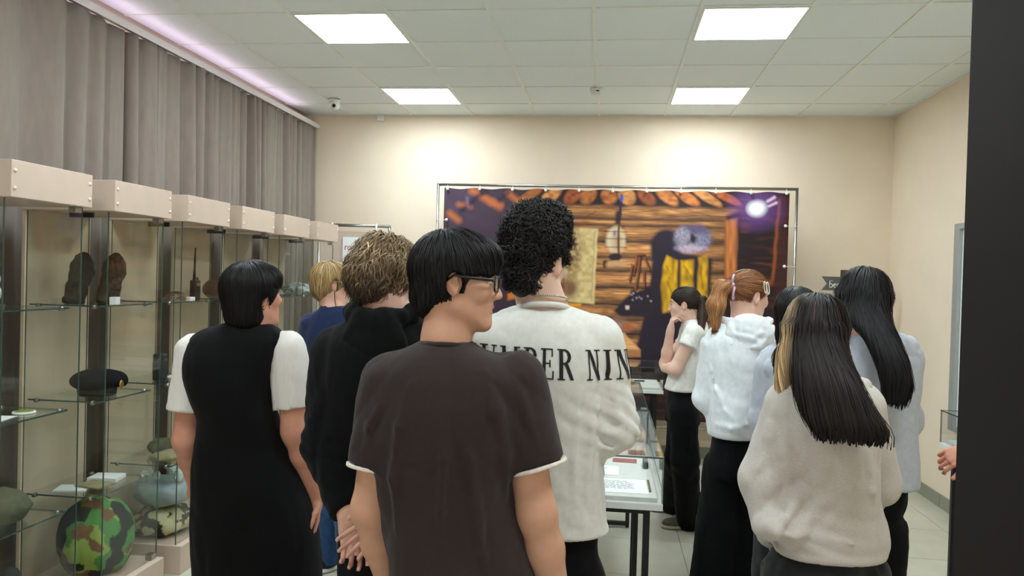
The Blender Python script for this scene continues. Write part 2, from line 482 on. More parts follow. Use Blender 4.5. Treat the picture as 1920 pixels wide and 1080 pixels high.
# door standing open beside the lens
d = structure(box('door_1', (.3395, -.10, .01), (.3795, .80, 2.11), m_door, None, .002, (.36, .35, .01)))
MB().bbox((.3345, .66, .98), (.3395, .70, 1.14), .001).put('handle_plate', m_chrome, d)
MB().tube([(.3345, .68, 1.08), (.300, .68, 1.08), (.298, .59, 1.08)], .008, 10).put('door_handle', m_chrome, d, smooth=True)

# things on ceiling and wall
cx, cy = at_z(627, 186, ZC)[:2]
t = thing('security_camera', 'white dome security camera on the ceiling beside the curtain', 'camera', (cx, cy, ZC-.004))
MB().lathe((cx, cy, ZC-.034), [(.052, .03), (.055, .02), (.045, 0), (.03, -.004)][::-1], 24).put('mount', m_plast, t, smooth=True)
MB().ball((cx+.012, cy-.01, ZC-.058), .042, 20, 12).put('dome', m_plast, t, smooth=True)
MB().ball((cx+.014, cy-.036, ZC-.064), .020, 16, 10).put('lens', m_black, t, smooth=True)
bx_ = at_y(715, 222, YB)
box_o = box('junction_box', (bx_[0]-.034, YB-.035, bx_[2]-.03), (bx_[0]+.034, YB-.001, ZC-.005), m_plast, None, .004, (bx_[0], YB-.02, bx_[2]))
tag(box_o, 'small white square box high on the back wall under the ceiling', 'junction box')
sx, sy = at_z(1118, 165, ZC)[:2]
t = thing('smoke_detector', 'small white smoke detector on the ceiling bar between the lights', 'smoke detector', (sx, sy, ZC-.003))
MB().lathe((sx, sy, ZC-.055), [(.028, 0), (.04, .004), (.046, .02), (.05, .038), (.05, .052)], 24).put('housing', m_plast, t, smooth=True)
MB().bbox((sx-.002, sy-.0475, ZC-.036), (sx+.026, sy-.040, ZC-.028), .001).put('vent_slot', m_black, t)

# ================================================================== BANNER ON ITS TUBE FRAME
BL, BR_, BT, BB, BY = -1.572, 1.603, 2.454, .36, 7.0
t = thing('banner_stand', 'large printed banner of a log cabin interior on a chrome tube frame', 'banner', (0, BY, 0))
tb = lambda a, b, nm='frame_tube', r=.0125: MB().tube([a, b], r, 12).put(nm, m_chrome, t, smooth=True)
tb((BL, BY, .03), (BL, BY, BT+.012)); tb((BR_, BY, .03), (BR_, BY, BT+.012))
tb((BL-.01, BY, BT), (BR_+.01, BY, BT)); tb((BL, BY, .33), (BR_, BY, .33))
for x in (BL, BR_, .66):
    tb((x, BY-.27, .03), (x, BY+.27, .03), 'foot_tube')
    for yy in (-.27, .27): MB().ball((x, BY+yy, .03), (.019, .02, .028), 10, 8).put('foot_cap', m_plast, t, smooth=True)
    MB().tube([(x, BY, .005), (x, BY, .10)], .02, 12).put('tee_joint', m_plast, t, smooth=True)
    MB().tube([(x-.035, BY, .33), (x+.035, BY, .33)], .018, 12).put('tee_joint', m_plast, t, smooth=True)
tb((.66, BY, .03), (.66, BY, .33), 'leg_tube')
# the print, painted cell by cell
def paint_banner():
    nu, nv = 430, 270
    u = np.linspace(0, 1, nu+1); v = np.linspace(0, 1, nv+1)
    U, Vv = np.meshgrid(u, v)
    x = 833+649*U; y = 357+440*Vv
    N = lambda fx, fy, s=0: vnoise(x*fx+s, y*fy+s*1.7, np.full_like(x, s*.37+.5))
    x = x+3*(N(.05, .05, 3)-.5); y = y+3*(N(.04, .06, 5)-.5)
    col = np.zeros(x.shape+(3,)); col[:] = lin((44, 30, 38))
    def blend(c, mask):
        nonlocal col
        c = np.array(lin(c)) if not isinstance(c, np.ndarray) else c
        col = col*(1-mask[..., None])+c*mask[..., None]
    def sm(d, e=1.6): return np.clip(.5-d/e/2, 0, 1)
    def poly(pts, e=1.6):
        d = np.full(x.shape, 1e9); inside = np.zeros(x.shape, bool); n = len(pts)
        for i in range(n):
            (ax, ay), (bx, by) = pts[i], pts[(i+1) % n]
            px, py, ex, ey = x-ax, y-ay, bx-ax, by-ay
            tt = np.clip((px*ex+py*ey)/(ex*ex+ey*ey+1e-9), 0, 1)
            d = np.minimum(d, np.hypot(px-tt*ex, py-tt*ey))
            c = ((ay > y) != (by > y)) & (x < (bx-ax)*(y-ay)/(by-ay+1e-9)+ax); inside ^= c
        return sm(np.where(inside, -d, d), e)
    def oval(cx, cy, rx, ry, e=2): return sm((np.hypot((x-cx)/rx, (y-cy)/ry)-1)*min(rx, ry), e)
    def line(a, b, w, e=1.4):
        px, py, ex, ey = x-a[0], y-a[1], b[0]-a[0], b[1]-a[1]
        tt = np.clip((px*ex+py*ey)/(ex*ex+ey*ey), 0, 1)
        return sm(np.hypot(px-tt*ex, py-tt*ey)-w, e)
    grain = N(.03, .55, 1)*.6+N(.09, 1.1, 2)*.4
    # left corner, blue-violet plaster dark
    blend((66, 48, 66), sm(x-(985-.12*(y-355)), 60)*.95)
    blend((92, 74, 96), sm(x-935, 50)*sm(np.abs(y-385)-35, 40)*.5*N(.06, .08, 7))
    # log wall
    logs = [(384, 413), (413, 424), (424, 456), (456, 487), (487, 513), (513, 544), (545, 576), (577, 606), (606, 632), (634, 668)]
    for i, (a, b) in enumerate(logs):
        mid, hw = (a+b)/2+.01*(x-1200)*(.4 if i < 3 else -.3), (b-a)/2
        q = (y-mid)/hw
        body = np.clip(1-np.abs(q)**2.6, 0, 1)**.55
        tone = (.35+1.0*grain)*(.45+.6*np.clip(1-np.abs(q+.25), 0, 1))
        hot = np.clip(1.25-np.hypot((x-1165)/330, (y-500)/260)*.9, .28, 1.15)
        hot = hot*np.where(x < 1062, np.clip(.35+.65*(x-960)/102, .28, 1), 1)
        c = np.array(lin((222, 156, 96)))*(tone*hot*np.clip(.35+1.1*N(.045, .5, 11), .3, 1.35))[..., None]
        c = c*np.array([1, .96+.1*0, .92])
        left = 985 if i < 3 else (1000 if i < 8 else 1020)
        right = 1395-(0 if i < 2 else 22)
        blend(c, body*sm(left-x, 14)*sm(x-right, 10)*np.where((q > -1) & (q < 1), 1, 0))
        for kx in (1070+37*i % 90, 1240+29*i % 110):
            blend((120, 66, 30), oval(kx, mid, 5, hw*.35, 5)*.6)
    for (a, b) in (((1128, 398), (1106, 412)), ((1300, 392), (1342, 404)), ((1120, 433), (1170, 437))): blend((70, 36, 20), line(a, b, .8)*.7)
    # joist ends under the roof
    blend((40, 24, 24), sm(y-385, 4)*sm(1000-x, 30)*sm(x-1400, 10))
    for i, cx_ in enumerate((1000, 1040, 1082, 1112, 1152, 1186, 1222, 1262, 1298, 1336, 1372)):
        c = np.array(lin([(206, 120, 58), (226, 150, 84), (176, 92, 50), (214, 128, 66)][i % 4]))*(.45+.8*N(.12, .2, i))[..., None]
        tilt = (x-cx_)-(cx_-1150)*.0035*(y-370)*2
        blend(c, sm((np.hypot(tilt/15, (y-368)/16)-1)*15, 3)*(.92 if i % 3 else .75))
    for (a, b, w) in (((888, 362), (942, 392), 6), ((905, 372), (930, 380), 3), ((862, 388), (884, 392), 4), ((925, 385), (946, 388), 3), ((846, 408), (862, 420), 6), ((960, 368), (985, 384), 6)):
        blend((196, 108, 52), line(a, b, w, 5)*.8)
    blend((28, 18, 40), line((915, 362), (868, 400), 5, 4)*.8); blend((28, 18, 40), line((958, 366), (942, 380), 3, 4)*.8)
    blend((150, 120, 160), line((878, 375), (880, 392), 2, 3)*.5)
    blend((190, 84, 58), line((958, 430), (966, 560), 1.2, 2)*.7); blend((150, 70, 54), line((948, 424), (950, 470), .8, 2)*.6)
    blend((206, 118, 40), poly([(962, 530), (978, 528), (977, 572), (963, 575)], 3))
    # map sheet on the logs
    shade = np.array(lin((222, 198, 138)))*(.8+.3*N(.12, .12, 21))[..., None]
    blend(shade, poly([(1068, 432), (1133, 431), (1129, 577), (1072, 574)]))
    blend((190, 158, 96), poly([(1075, 441), (1126, 440), (1123, 566), (1078, 564)])*np.clip((N(.15, .15, 23)-.45)*4, 0, 1)*.7)
    blend((120, 92, 50), line((1127, 436), (1124, 570), .6)*.6)
    blend((104, 62, 34), (oval(1078, 480, 16, 46, 10)*.85+oval(1092, 470, 12, 36, 10)*.5)*np.clip(N(.2, .2, 25)*1.6, 0, 1))
    blend((112, 66, 48), oval(1080, 548, 18, 20, 8)*.85)
    blend((226, 150, 24), poly([(1075, 577), (1106, 577), (1104, 584), (1080, 583)]))
    # lantern
    blend((36, 30, 70), line((1175, 366), (1171, 425), 2.4)); blend((40, 90, 190), oval(1176, 371, 3, 5)); blend((42, 28, 26), line((1170, 400), (1168, 428), 5, 3))
    blend((54, 36, 28), oval(1168, 428, 14, 5)); blend((226, 208, 170), oval(1167, 452, 18, 27, 3)*.92); blend((180, 130, 84), oval(1170, 455, 8, 22, 6)*.7)
    blend((60, 80, 180), oval(1164, 440, 2.5, 5)*.8)
    for yy in (436, 450, 466): blend((58, 34, 24), line((1147, yy), (1187, yy+1), .9)*.8)
    blend((96, 52, 30), line((1172, 418), (1172, 496), 2)); blend((40, 26, 26), oval(1166, 486, 12, 8)); blend((40, 26, 26), oval(1148, 500, 5, 7))
    blend((206, 160, 110), oval(1170, 501, 20, 8)); blend((120, 78, 50), oval(1170, 508, 20, 4)*.7)
    # straps and bits hanging on the logs
    for (a, b) in (((1208, 482), (1200, 520)), ((1213, 478), (1206, 545)), ((1222, 486), (1230, 508)), ((1198, 500), (1194, 530)), ((1220, 512), (1222, 540)), ((1206, 480), (1220, 478))):
        blend((40, 22, 20), line((a[0]+3, a[1]+3), (b[0]+3, b[1]+3), 2)); blend((150, 78, 38), line(a, b, 1.5))
    # dark coat, cap and its shadow
    blend((40, 28, 44), oval(1262, 462, 30, 32, 4)); blend((38, 26, 42), poly([(1236, 470), (1300, 478), (1345, 484), (1345, 560), (1240, 700), (1205, 690), (1232, 560)], 3))
    blend((40, 28, 42), poly([(1165, 590), (1192, 560), (1240, 540), (1240, 600), (1180, 600)], 3))
    for i in range(26):
        a = rng.random(2); blend((30, 20, 30), oval(1196+a[0]*42, 545+a[1]*22, 3, 5)*.9)
        if i % 3 == 0: blend((196, 180, 190), oval(1196+a[0]*42, 548+a[1]*22, 1.3, 1.3))
    fur = (.6+.7*N(.35, .35, 31))
    blend(np.array(lin((104, 96, 116)))*fur[..., None], oval(1309, 446, 34, 25, 4))
    blend(np.array(lin((150, 142, 158)))*fur[..., None], oval(1291, 441, 15, 17, 4)); blend(np.array(lin((128, 122, 146)))*fur[..., None], oval(1326, 446, 15, 17, 4))
    blend((90, 74, 110), poly([(1290, 424), (1325, 421), (1338, 436), (1310, 440)], 5)*.8); blend((44, 32, 52), poly([(1306, 438), (1316, 446), (1311, 458), (1304, 450)], 2))
    blend(np.array(lin((176, 158, 180)))*fur[..., None], oval(1306, 466, 26, 9, 3)); blend((196, 168, 176), line((1295, 464), (1322, 468), 2.5, 2))
    yel = np.array(lin((226, 170, 20)))*(.35+1.0*N(.16, .08, 33))[..., None]
    for q in ([(1262, 481), (1283, 490), (1284, 585), (1258, 590), (1254, 540), (1256, 500)], [(1289, 490), (1313, 487), (1313, 585), (1290, 590)], [(1322, 484), (1337, 478), (1340, 560), (1336, 600), (1319, 590)]):
        blend(yel, poly(q, 2.5))
    for (a, b) in (((1262, 500), (1270, 515)), ((1266, 530), (1276, 560)), ((1296, 500), (1308, 520)), ((1326, 500), (1330, 540))): blend((90, 56, 10), line(a, b, 1, 2)*.6)
    # upright post and the dark right-hand corner
    blend((34, 20, 24), poly([(1370, 402), (1482, 357), (1482, 797), (1372, 797)], 4)); dk = N(.03, .2, 41)
    blend((104, 52, 34), sm(1394-x, 4)*np.clip((dk-.5)*3, 0, 1)*.75)
    blend(np.array(lin((190, 112, 58)))*(.5+.9*N(.4, .03, 43))[..., None], poly([(1368, 411), (1389, 407), (1391, 520), (1370, 522)], 3))
    blend((176, 92, 48), line((1464, 372), (1458, 520), 2.2, 3)*.85); blend((66, 30, 26), poly([(1466, 360), (1482, 357), (1482, 797), (1456, 797)], 3)*.8)
    blend((190, 100, 46), line((1440, 528), (1452, 526), 4, 4)*.7)
    # white disc in a soft violet halo with pink streaks, painted into the print
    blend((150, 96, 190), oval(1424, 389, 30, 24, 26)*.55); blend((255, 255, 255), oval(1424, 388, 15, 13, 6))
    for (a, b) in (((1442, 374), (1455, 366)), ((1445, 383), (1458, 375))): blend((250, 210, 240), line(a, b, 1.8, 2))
    # stone and table at the bottom
    blend(np.array(lin((96, 60, 52)))*(.5+1.0*N(.1, .16, 51))[..., None], oval(1162, 624, 32, 24, 3)); blend((186, 142, 126), oval(1176, 618, 16, 12, 8)*.75)
    blend((176, 96, 56), oval(1194, 620, 10, 9, 4)); blend((226, 206, 190), poly([(1188, 579), (1195, 579), (1195, 586), (1189, 586)]))
    blend(np.array(lin((236, 172, 112)))*(.75+.4*grain)[..., None], poly([(1060, 650), (1188, 632), (1219, 662), (1219, 676), (1060, 690)], 2)); blend((150, 86, 50), poly([(1060, 664), (1219, 662), (1219, 677), (1060, 690)], 2)*.7)
    blend((36, 22, 24), sm(684-y, 6)*.92)
    blend(np.array(lin((96, 58, 40)))*grain[..., None], sm(700-y, 6)*np.clip((N(.02, .12, 61)-.4)*3, 0, 1)*.7)
    return nu, nv, U, Vv, np.clip(col, .004, 1)
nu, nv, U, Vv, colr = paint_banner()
sag = .004*np.sin(U*38)*np.clip(1-Vv*4, 0, 1)+.006*np.sin(U*7+1)*Vv
px0, px1, pz1, pz0 = BL+.058, BR_-.062, BT-.032, .39
P3 = np.stack([px0+(px1-px0)*U, BY-.004+sag, pz1-(pz1-pz0)*Vv+.006*(np.cos(U*2*np.pi*10.6))*np.clip(1-Vv*8, 0, 1)], -1).reshape(-1, 3)
ii = np.arange((nu+1)*(nv+1)).reshape(nv+1, nu+1)
Fb = np.stack([ii[:-1, :-1], ii[1:, :-1], ii[1:, 1:], ii[:-1, 1:]], -1).reshape(-1, 4)
m_print = mat('banner_print', (128, 128, 128), .42, spec=.35, attr='Col', noise=.02, nscale=60)
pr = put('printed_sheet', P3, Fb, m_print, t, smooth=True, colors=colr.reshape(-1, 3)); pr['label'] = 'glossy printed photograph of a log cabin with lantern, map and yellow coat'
for k in range(11):
    xx = px0+.03+(px1-px0-.06)*k/10
    o = MB().tube([(xx, BY, BT+.014), (xx+.002, BY-.02, BT-.02)], .0022, 6).put('bungee_cord', m_plast, t)
    MB().ball((xx+.002, BY-.022, BT-.040), .014, 12, 8).put('bungee_ball', m_plast, o, smooth=True)
for z in (2.13, 1.78, 1.43, 1.05):
    for sx_, xa, xb in ((1, BL, px0), (-1, BR_, px1)):
        o = MB().tube([(xa-.03*sx_, BY-.013, z), (xb+.03*sx_, BY-.02, z+.002)], .0022, 6).put('bungee_cord', m_plast, t)
        MB().ball((xb+.03*sx_, BY-.022, z+.002), .014, 12, 8).put('bungee_ball', m_plast, o, smooth=True)

# notice board stand at the back, behind the cases
t = thing('notice_stand', 'beige notice board on a chrome tube frame in the far curtain corner', 'notice board', (-2.35, 6.85, 0))
A, Bp = np.array([-2.63, 6.82, 0]), np.array([-2.0, 6.92, 0])
for p in (A, Bp):
    MB().tube([p+(0, 0, .02), p+(0, 0, 2.06)], .0125, 10).put('frame_tube', m_chrome, t, smooth=True)
    MB().tube([p+(-.02, -.22, .015), p+(.02, .22, .015)], .0125, 10).put('foot_tube', m_chrome, t, smooth=True)
MB().tube([A+(-.03, -.005, 2.055), Bp+(.012, .002, 2.055)], .014, 12).put('frame_tube', m_chrome, t, smooth=True)
MB().tube([A+(0, 0, .45), Bp+(0, 0, .45)], .0125, 10).put('frame_tube', m_chrome, t, smooth=True)
dv = (Bp-A)/np.linalg.norm(Bp-A); nv_ = np.array([dv[1], -dv[0], 0])
def plate(mb, u0, u1, z0, z1, off, th):
    q = [A+dv*u0+nv_*off, A+dv*u1+nv_*off, A+dv*u1+nv_*off, A+dv*u0+nv_*off]
    for i, z in enumerate((z0, z0, z1, z1)): q[i] = q[i]+(0, 0, z)
    return mb.prism(q, -nv_*th)
plate(MB(), .03, .605, .5, 2.0, -.004, .012).put('board', m_mdf, t)
for u in (.12, .52):
    o = MB().tube([A+dv*u+nv_*.016+(0, 0, 2.075), A+dv*u+nv_*.016+(0, 0, 1.975)], .009, 8).put('clip', m_plast, t, smooth=True)
WL = lambda x, y: (lambda d: d*(((A-EYE)@nv_)/(d@nv_))+EYE)(ray(x, y))
pa, pb, pc = WL(643, 444), WL(700, 447), WL(643, 491)
u0, z1_ = (pa-A)@dv, pa[2]; u1 = u0+.30; z0_ = z1_-.36
sh = plate(MB(), u0, u1, z0_, z1_, .0045, .0015).put('notice_sheet', m_paper, None, (A+dv*(u0+.14)+nv_*.004+(0, 0, z0_)))
tag(sh, 'white paper notice with red headline pinned to the beige stand', 'notice')
m_red = mat('red_print', (176, 44, 62), .7, noise=.05, nscale=60)
def text_mesh(name, body, size, O, ex, ez, material, parent, lift, align='CENTER', off=.0):
    cu = bpy.data.curves.new(name, 'FONT'); cu.body = body; cu.size = size; cu.align_x = align; cu.offset = off
    tmp = bpy.data.objects.new(name, cu); C.objects.link(tmp)
    dg = bpy.context.evaluated_depsgraph_get(); me = bpy.data.meshes.new_from_object(tmp.evaluated_get(dg))
    n = len(me.vertices); co = np.zeros(n*3); me.vertices.foreach_get('co', co); co = co.reshape(-1, 3)
    F = [tuple(p.vertices) for p in me.polygons]
    bpy.data.objects.remove(tmp); bpy.data.meshes.remove(me)
    V = O+co[:, :1]*ex+co[:, 1:2]*ez+lift
    return put(name, V, F, material, parent)
Zv = np.array([0, 0, 1.0])
text_mesh('headline', 'МЫ', .046, A+dv*(u0+.15)+nv_*.0052+(0, 0, z1_-.058), dv, Zv, m_red, sh, 0, off=.0015)
text_mesh('headline', 'ГОРДИМСЯ', .046, A+dv*(u0+.15)+nv_*.0052+(0, 0, z1_-.118), dv, Zv, m_red, sh, 0, off=.0015)

# wooden signpost with a pennant board
m_slate = mat('slate_grey_board', (92, 92, 86), .8, noise=.08, nscale=20)
m_post = mat('brown_wood', (82, 58, 40), .7, noise=.2, nscale=12, stretch=(6, 6, .6))
m_chalk = mat('chalk_white', (226, 228, 224), .9, noise=.05, nscale=80)
t = thing('signpost', 'brown wooden signpost with a dark pennant board lettered in chalk', 'signpost', (2.02, 7.0, 0))
MB().bbox((1.99, 6.98, 0), (2.052, 7.02, 1.765), .004).put('post', m_post, t)
MB().bbox((1.86, 6.86, 0), (2.18, 7.14, .03), .006).put('base', m_post, t)
MB().prism([(1.825, 6.955, 1.705), (2.27, 6.955, 1.702), (2.33, 6.955, 1.64), (2.27, 6.955, 1.58), (1.823, 6.955, 1.586), (1.868, 6.955, 1.645)], (0, .02, 0)).put('pennant_board', m_slate, t)
def stroke_letters(name, strokes, O, sx, sz, r, material, parent):
    mb = MB()
    for s_ in strokes: mb.tube([np.array(O)+(p[0]*sx, 0, p[1]*sz) for p in s_], r, 6)
    return mb.put(name, material, parent, smooth=True)
arc = lambda cx, cy, rx, ry, a0, a1, n=9: [(cx+rx*math.cos(math.radians(a0+(a1-a0)*i/n)), cy+ry*math.sin(math.radians(a0+(a1-a0)*i/n))) for i in range(n+1)]
let = [[(.75, 1), (.1, .98), (.08, .0)], [(.08, .0)]+arc(.35, .28, .35, .28, -110, 110)+[(.12, .5)],
       [(.95, .3), (1.45, .36)]+arc(1.2, .28, .26, .28, 15, 310), [(1.72, .55), (1.74, -.35)], [(1.73, .4)]+arc(2.0, .3, .26, .28, 150, -160)]
stroke_letters('chalk_lettering', let, (1.884, 6.953, 1.612), .038, .056, .0030, m_chalk, t)

# grey framed board on the right-hand wall
m_alu = mat('grey_aluminium', (168, 172, 170), .4, metal=.3, noise=.03, nscale=20)
t = thing('wall_board', 'tall white board in a grey metal frame on the right wall', 'board', (2.47, 4.9, .62))
box('board_face', (2.468, 4.0, .66), (2.497, 5.86, 2.05), m_paper, t)
for lo, hi in (((2.442, 3.96, .62), (2.4995, 4.0, 2.09)), ((2.442, 5.82, .62), (2.4995, 5.90, 2.09)), ((2.442, 4.0, 2.05), (2.4995, 5.82, 2.09)), ((2.442, 4.0, .62), (2.4995, 5.82, .66))):
    box('frame_rail', lo, hi, m_alu, t, .003)
# ================================================================== GLASS CABINETS ON THE LEFT
CX1, CX0, CWID, CPITCH, CY0 = -2.20, -2.655, .455, .609, 2.625
SH = (1.44, 1.003, .567)
def sheet(name, lo, hi, material, parent, edges=None, em=None):
    """a glass sheet with its darker ground edges as a sub-part"""
    o = box(name, lo, hi, material, parent)
    if edges:
        b = MB()
        for l, h in edges: b.box(l, h)
        b.put('ground_edge', em or m_gedge, o)
    return o
cab_label = ['nearest glass display cabinet, with folded white cloth on its top shelf', 'second glass display cabinet, holding fur mittens, black beret and camouflage bag',
             'third glass display cabinet, holding a dark flask and a bag of stones', 'fourth glass display cabinet, behind the woman in the black dress',
             'fifth glass display cabinet from the front, with a patterned helmet inside', 'last glass display cabinet, beside the notice board stand']
for k in range(6):
    y0 = CY0+CPITCH*k; y1 = y0+CWID
    t = thing('display_cabinet', cab_label[k], 'cabinet', ((CX0+CX1)/2, (y0+y1)/2, 0), 'row of glass display cabinets')
    box('base', (CX0, y0, 0), (CX1, y1, .15), m_mdf, t, .003)
    h = box('header', (CX0, y0, 1.868), (CX1, y1, 2.007), m_mdf, t, .002)
    for yy in (y0+.018, y1-.018):
        for zz in (1.903, 1.968):
            MB().lathe((CX1-.001, yy, zz), [(.0075, 0), (.0075, .003), (.004, .006)], 12, axis=0).put('screw_cap', m_cap, h, smooth=True)
    box('back_panel', (CX0, y0+.004, .15), (CX0+.016, y1-.004, 1.868), m_mdfback, t)
    gx, ga, gb = CX1-.035, y0+.012, y1-.012
    e = .0025
    sheet('glass_door', (gx-.005, ga, .152), (gx, gb, 1.866), m_glass, t, [((gx-.0052, ga-.001, .152), (gx+.0002, ga+e*.6, 1.866)), ((gx-.0052, gb-e*.6, .152), (gx+.0002, gb+.001, 1.866))])
    sheet('glass_side', (CX0+.016, ga+.001, .152), (gx-.007, ga+.006, 1.866), m_glass, t, [((CX0+.016, ga+.0008, .152), (CX0+.0185, ga+.0062, 1.866))])
    sheet('glass_side', (CX0+.016, gb-.006, .152), (gx-.007, gb-.001, 1.866), m_glass, t, [((CX0+.016, gb-.0062, .152), (CX0+.0185, gb-.0008, 1.866))])
    for z in SH:
        s = sheet('glass_shelf', (CX0+.03, ga+.012, z-.006), (gx-.045, gb-.012, z), m_shelf, t,
                  [((gx-.0452, ga+.012, z-.0062), (gx-.0425, gb-.012, z+.0002)), ((CX0+.03, ga+.010, z-.0062), (gx-.045, ga+.0125, z+.0002)), ((CX0+.03, gb-.0125, z-.0062), (gx-.045, gb-.010, z+.0002))])
        for xx in (CX0+.07, gx-.075):
            for yy, sg in ((ga+.007, 1), (gb-.007, -1)):
                MB().lathe((xx, yy, z-.006), [(.010, 0), (.010, .02*sg)], 10, axis=1).put('shelf_clip', m_chrome, s, smooth=True)
    MB().bbox((gx-.20, ga+.006, 1.838), (gx-.085, ga+.02, 1.862), .002).put('pivot_hinge', m_black, t)
    MB().bbox((gx-.03, gb-.05, 1.842), (gx+.006, gb-.012, 1.868), .002).put('hinge_clamp', m_chrome, t)
    MB().bbox((gx-.03, gb-.05, .15), (gx+.006, gb-.012, .18), .002).put('hinge_clamp', m_chrome, t)

def blob(name, prims, material, label, cat, h=.006, fold=0, fs=(25, 25, 25), loc=None, group=None, colors=None, parent=None):
    los = np.min([p[0][1] for p in prims], 0)-.03; his = np.max([p[0][2] for p in prims], 0)+.03
    v = Vol(los, his, h)
    for p in prims: v.op(p[0], *(p[1:] if len(p) > 1 else (.012,)))
    if fold: v.warp(lambda x, y, z: fold*(vnoise(x*fs[0], y*fs[1], z*fs[2])-.5)*2)
    V, F = v.mesh()
    c = colors(V) if colors else None
    zmin = V[:, 2].min()
    if parent is not None: return put(name, V, F, material, parent, smooth=True, colors=c)
    o = put(name, V, F, material, None, (V[:, 0].mean(), V[:, 1].mean(), zmin), smooth=True, colors=c)
    return tag(o, label, cat, group)
def cab(k): return CY0+CPITCH*k+CWID/2, -2.44
m_fur = mat('dark_fur', (52, 47, 40), .95, spec=.1, noise=.35, nscale=120, bump=1.0, bscale=350)
m_fur2 = mat('brown_fur', (76, 62, 48), .95, spec=.1, noise=.35, nscale=90, bump=1.0, bscale=300)
m_leather = mat('brown_leather', (112, 78, 52), .5, noise=.2, nscale=14, bump=.4, bscale=120)
m_bluewhite = mat('pale_plastic', (196, 208, 208), .4, noise=.15, nscale=25, bump=.3, bscale=40)
m_beret = mat('black_felt', (22, 22, 26), .9, spec=.15, noise=.15, nscale=60, bump=.3, bscale=300)
m_gold = mat('brass', (198, 160, 80), .35, metal=.9, noise=.1, nscale=60)
m_camo = mat('camouflage', (80, 110, 60), .8, attr='Col', spec=.2, bump=.3, bscale=300)
m_stone = mat('pale_stone', (206, 216, 214), .6, noise=.2, nscale=30, bump=.5, bscale=60)
m_olive = mat('olive_cloth', (88, 92, 66), .9, noise=.2, nscale=30, bump=.4, bscale=300)
m_khaki = mat('khaki_cloth', (150, 140, 104), .9, noise=.2, nscale=30, bump=.4, bscale=300)
m_bag = mat('grey_polythene', (150, 164, 166), .3, noise=.12, nscale=20, bump=.4, bscale=30)
m_rubber = mat('black_rubber', (24, 24, 25), .7, noise=.15, nscale=40)
def camo(cols, sc, seed=0):
    cols = np.array([lin(c) for c in cols])
    def f(V):
        w = V+.02*np.stack([vnoise(V[:, 0]*30+a, V[:, 1]*30, V[:, 2]*30+seed) for a in (0, 5, 9)], 1)
        out = np.tile(cols[0], (len(V), 1))
        for i in range(1, len(cols)):
            n = vnoise(w[:, 0]*sc+i*7.3+seed, w[:, 1]*sc+i*3.1, w[:, 2]*sc*1.4+i*5.7)
            out[n > .60] = cols[i]
        return out
    return f
# cabinet one
yc, xc = cab(0)
def slab(name, lo, hi, material, label, cat, rz=0, group=None, bev=.001):
    c = (np.array(lo)+hi)/2; mb = MB().bbox(np.array(lo)-c, np.array(hi)-c, min(bev, .45*(hi[2]-lo[2])))
    V = np.array(mb.V); R = np.array([[math.cos(rz), -math.sin(rz), 0], [math.sin(rz), math.cos(rz), 0], [0, 0, 1]])
    o = put(name, V@R.T+c, mb.F, material, None, (c[0], c[1], lo[2])); return tag(o, label, cat, group)
def soft(name, c, r, z0, material, label, cat, fold=.006, fs=(30, 30, 30), extra=(), h=.0085, colors=None, group=None):
    """a soft lump lying on the surface z0"""
    prims = [ell((c[0], c[1], z0+r[2]*.8), r)]+list(extra)
    los = np.min([p[1] for p in prims], 0)-.03; his = np.max([p[2] for p in prims], 0)+.03; los[2] = z0-.03
    v = Vol(los, his, h)
    for p in prims: v.op(p, .015)
    if fold: v.warp(lambda x, y, z: fold*(vnoise(x*fs[0], y*fs[1], z*fs[2])-.5)*2+fold*.5*(vnoise(x*fs[0]*2.3, y*fs[1]*2.3, z*fs[2]*2.3)-.5)*2)
    v.op(half((0, 0, -1), (0, 0, z0+.0015)), .002, 'int')
    V, F = v.mesh(); V[:, 2] = np.maximum(V[:, 2], z0+.0005)
    o = put(name, V, F, material, None, (c[0], c[1], z0+.0005), smooth=True, colors=colors(V) if colors else None)
    return tag(o, label, cat, group)
soft('folded_cloth', (xc+.02, yc-.125, 0), (.09, .05, .10), SH[0], m_bluewhite, 'crumpled white cloth on the top shelf of the nearest cabinet', 'cloth', .012)
slab('paper_card', (xc-.02, yc-.12, SH[1]+.0005), (xc+.1, yc+.0, SH[1]+.003), m_paper, 'white card lying on the middle shelf of the nearest cabinet', 'card', .2)
t = thing('badge', 'round coloured badge on the middle shelf of the nearest cabinet', 'badge', (xc+.06, yc+.08, SH[1]+.0005))
MB().lathe((xc+.06, yc+.08, SH[1]+.0005), [(.042, 0), (.044, .003), (.042, .008)], 28).put('rim', m_paper, t, smooth=True)
m_badge = mat('badge_print', (128, 150, 60), .4, noise=.6, nscale=40)
MB().lathe((xc+.06, yc+.08, SH[1]+.0085), [(.034, 0), (.034, .0015)], 28).put('disc', m_badge, t)
m_teal = mat('teal_box', (20, 110, 130), .5, noise=.1, nscale=20)
slab('small_box', (xc-.06, yc-.19, SH[1]+.0005), (xc+.0, yc-.13, SH[1]+.06), m_teal, 'small teal box at the near end of the middle shelf', 'box')
soft('rolled_groundsheet', (xc, yc+.02, 0), (.13, .10, .075), SH[2], m_olive, 'rolled olive groundsheet on the lowest shelf of the nearest cabinet', 'roll', .008)
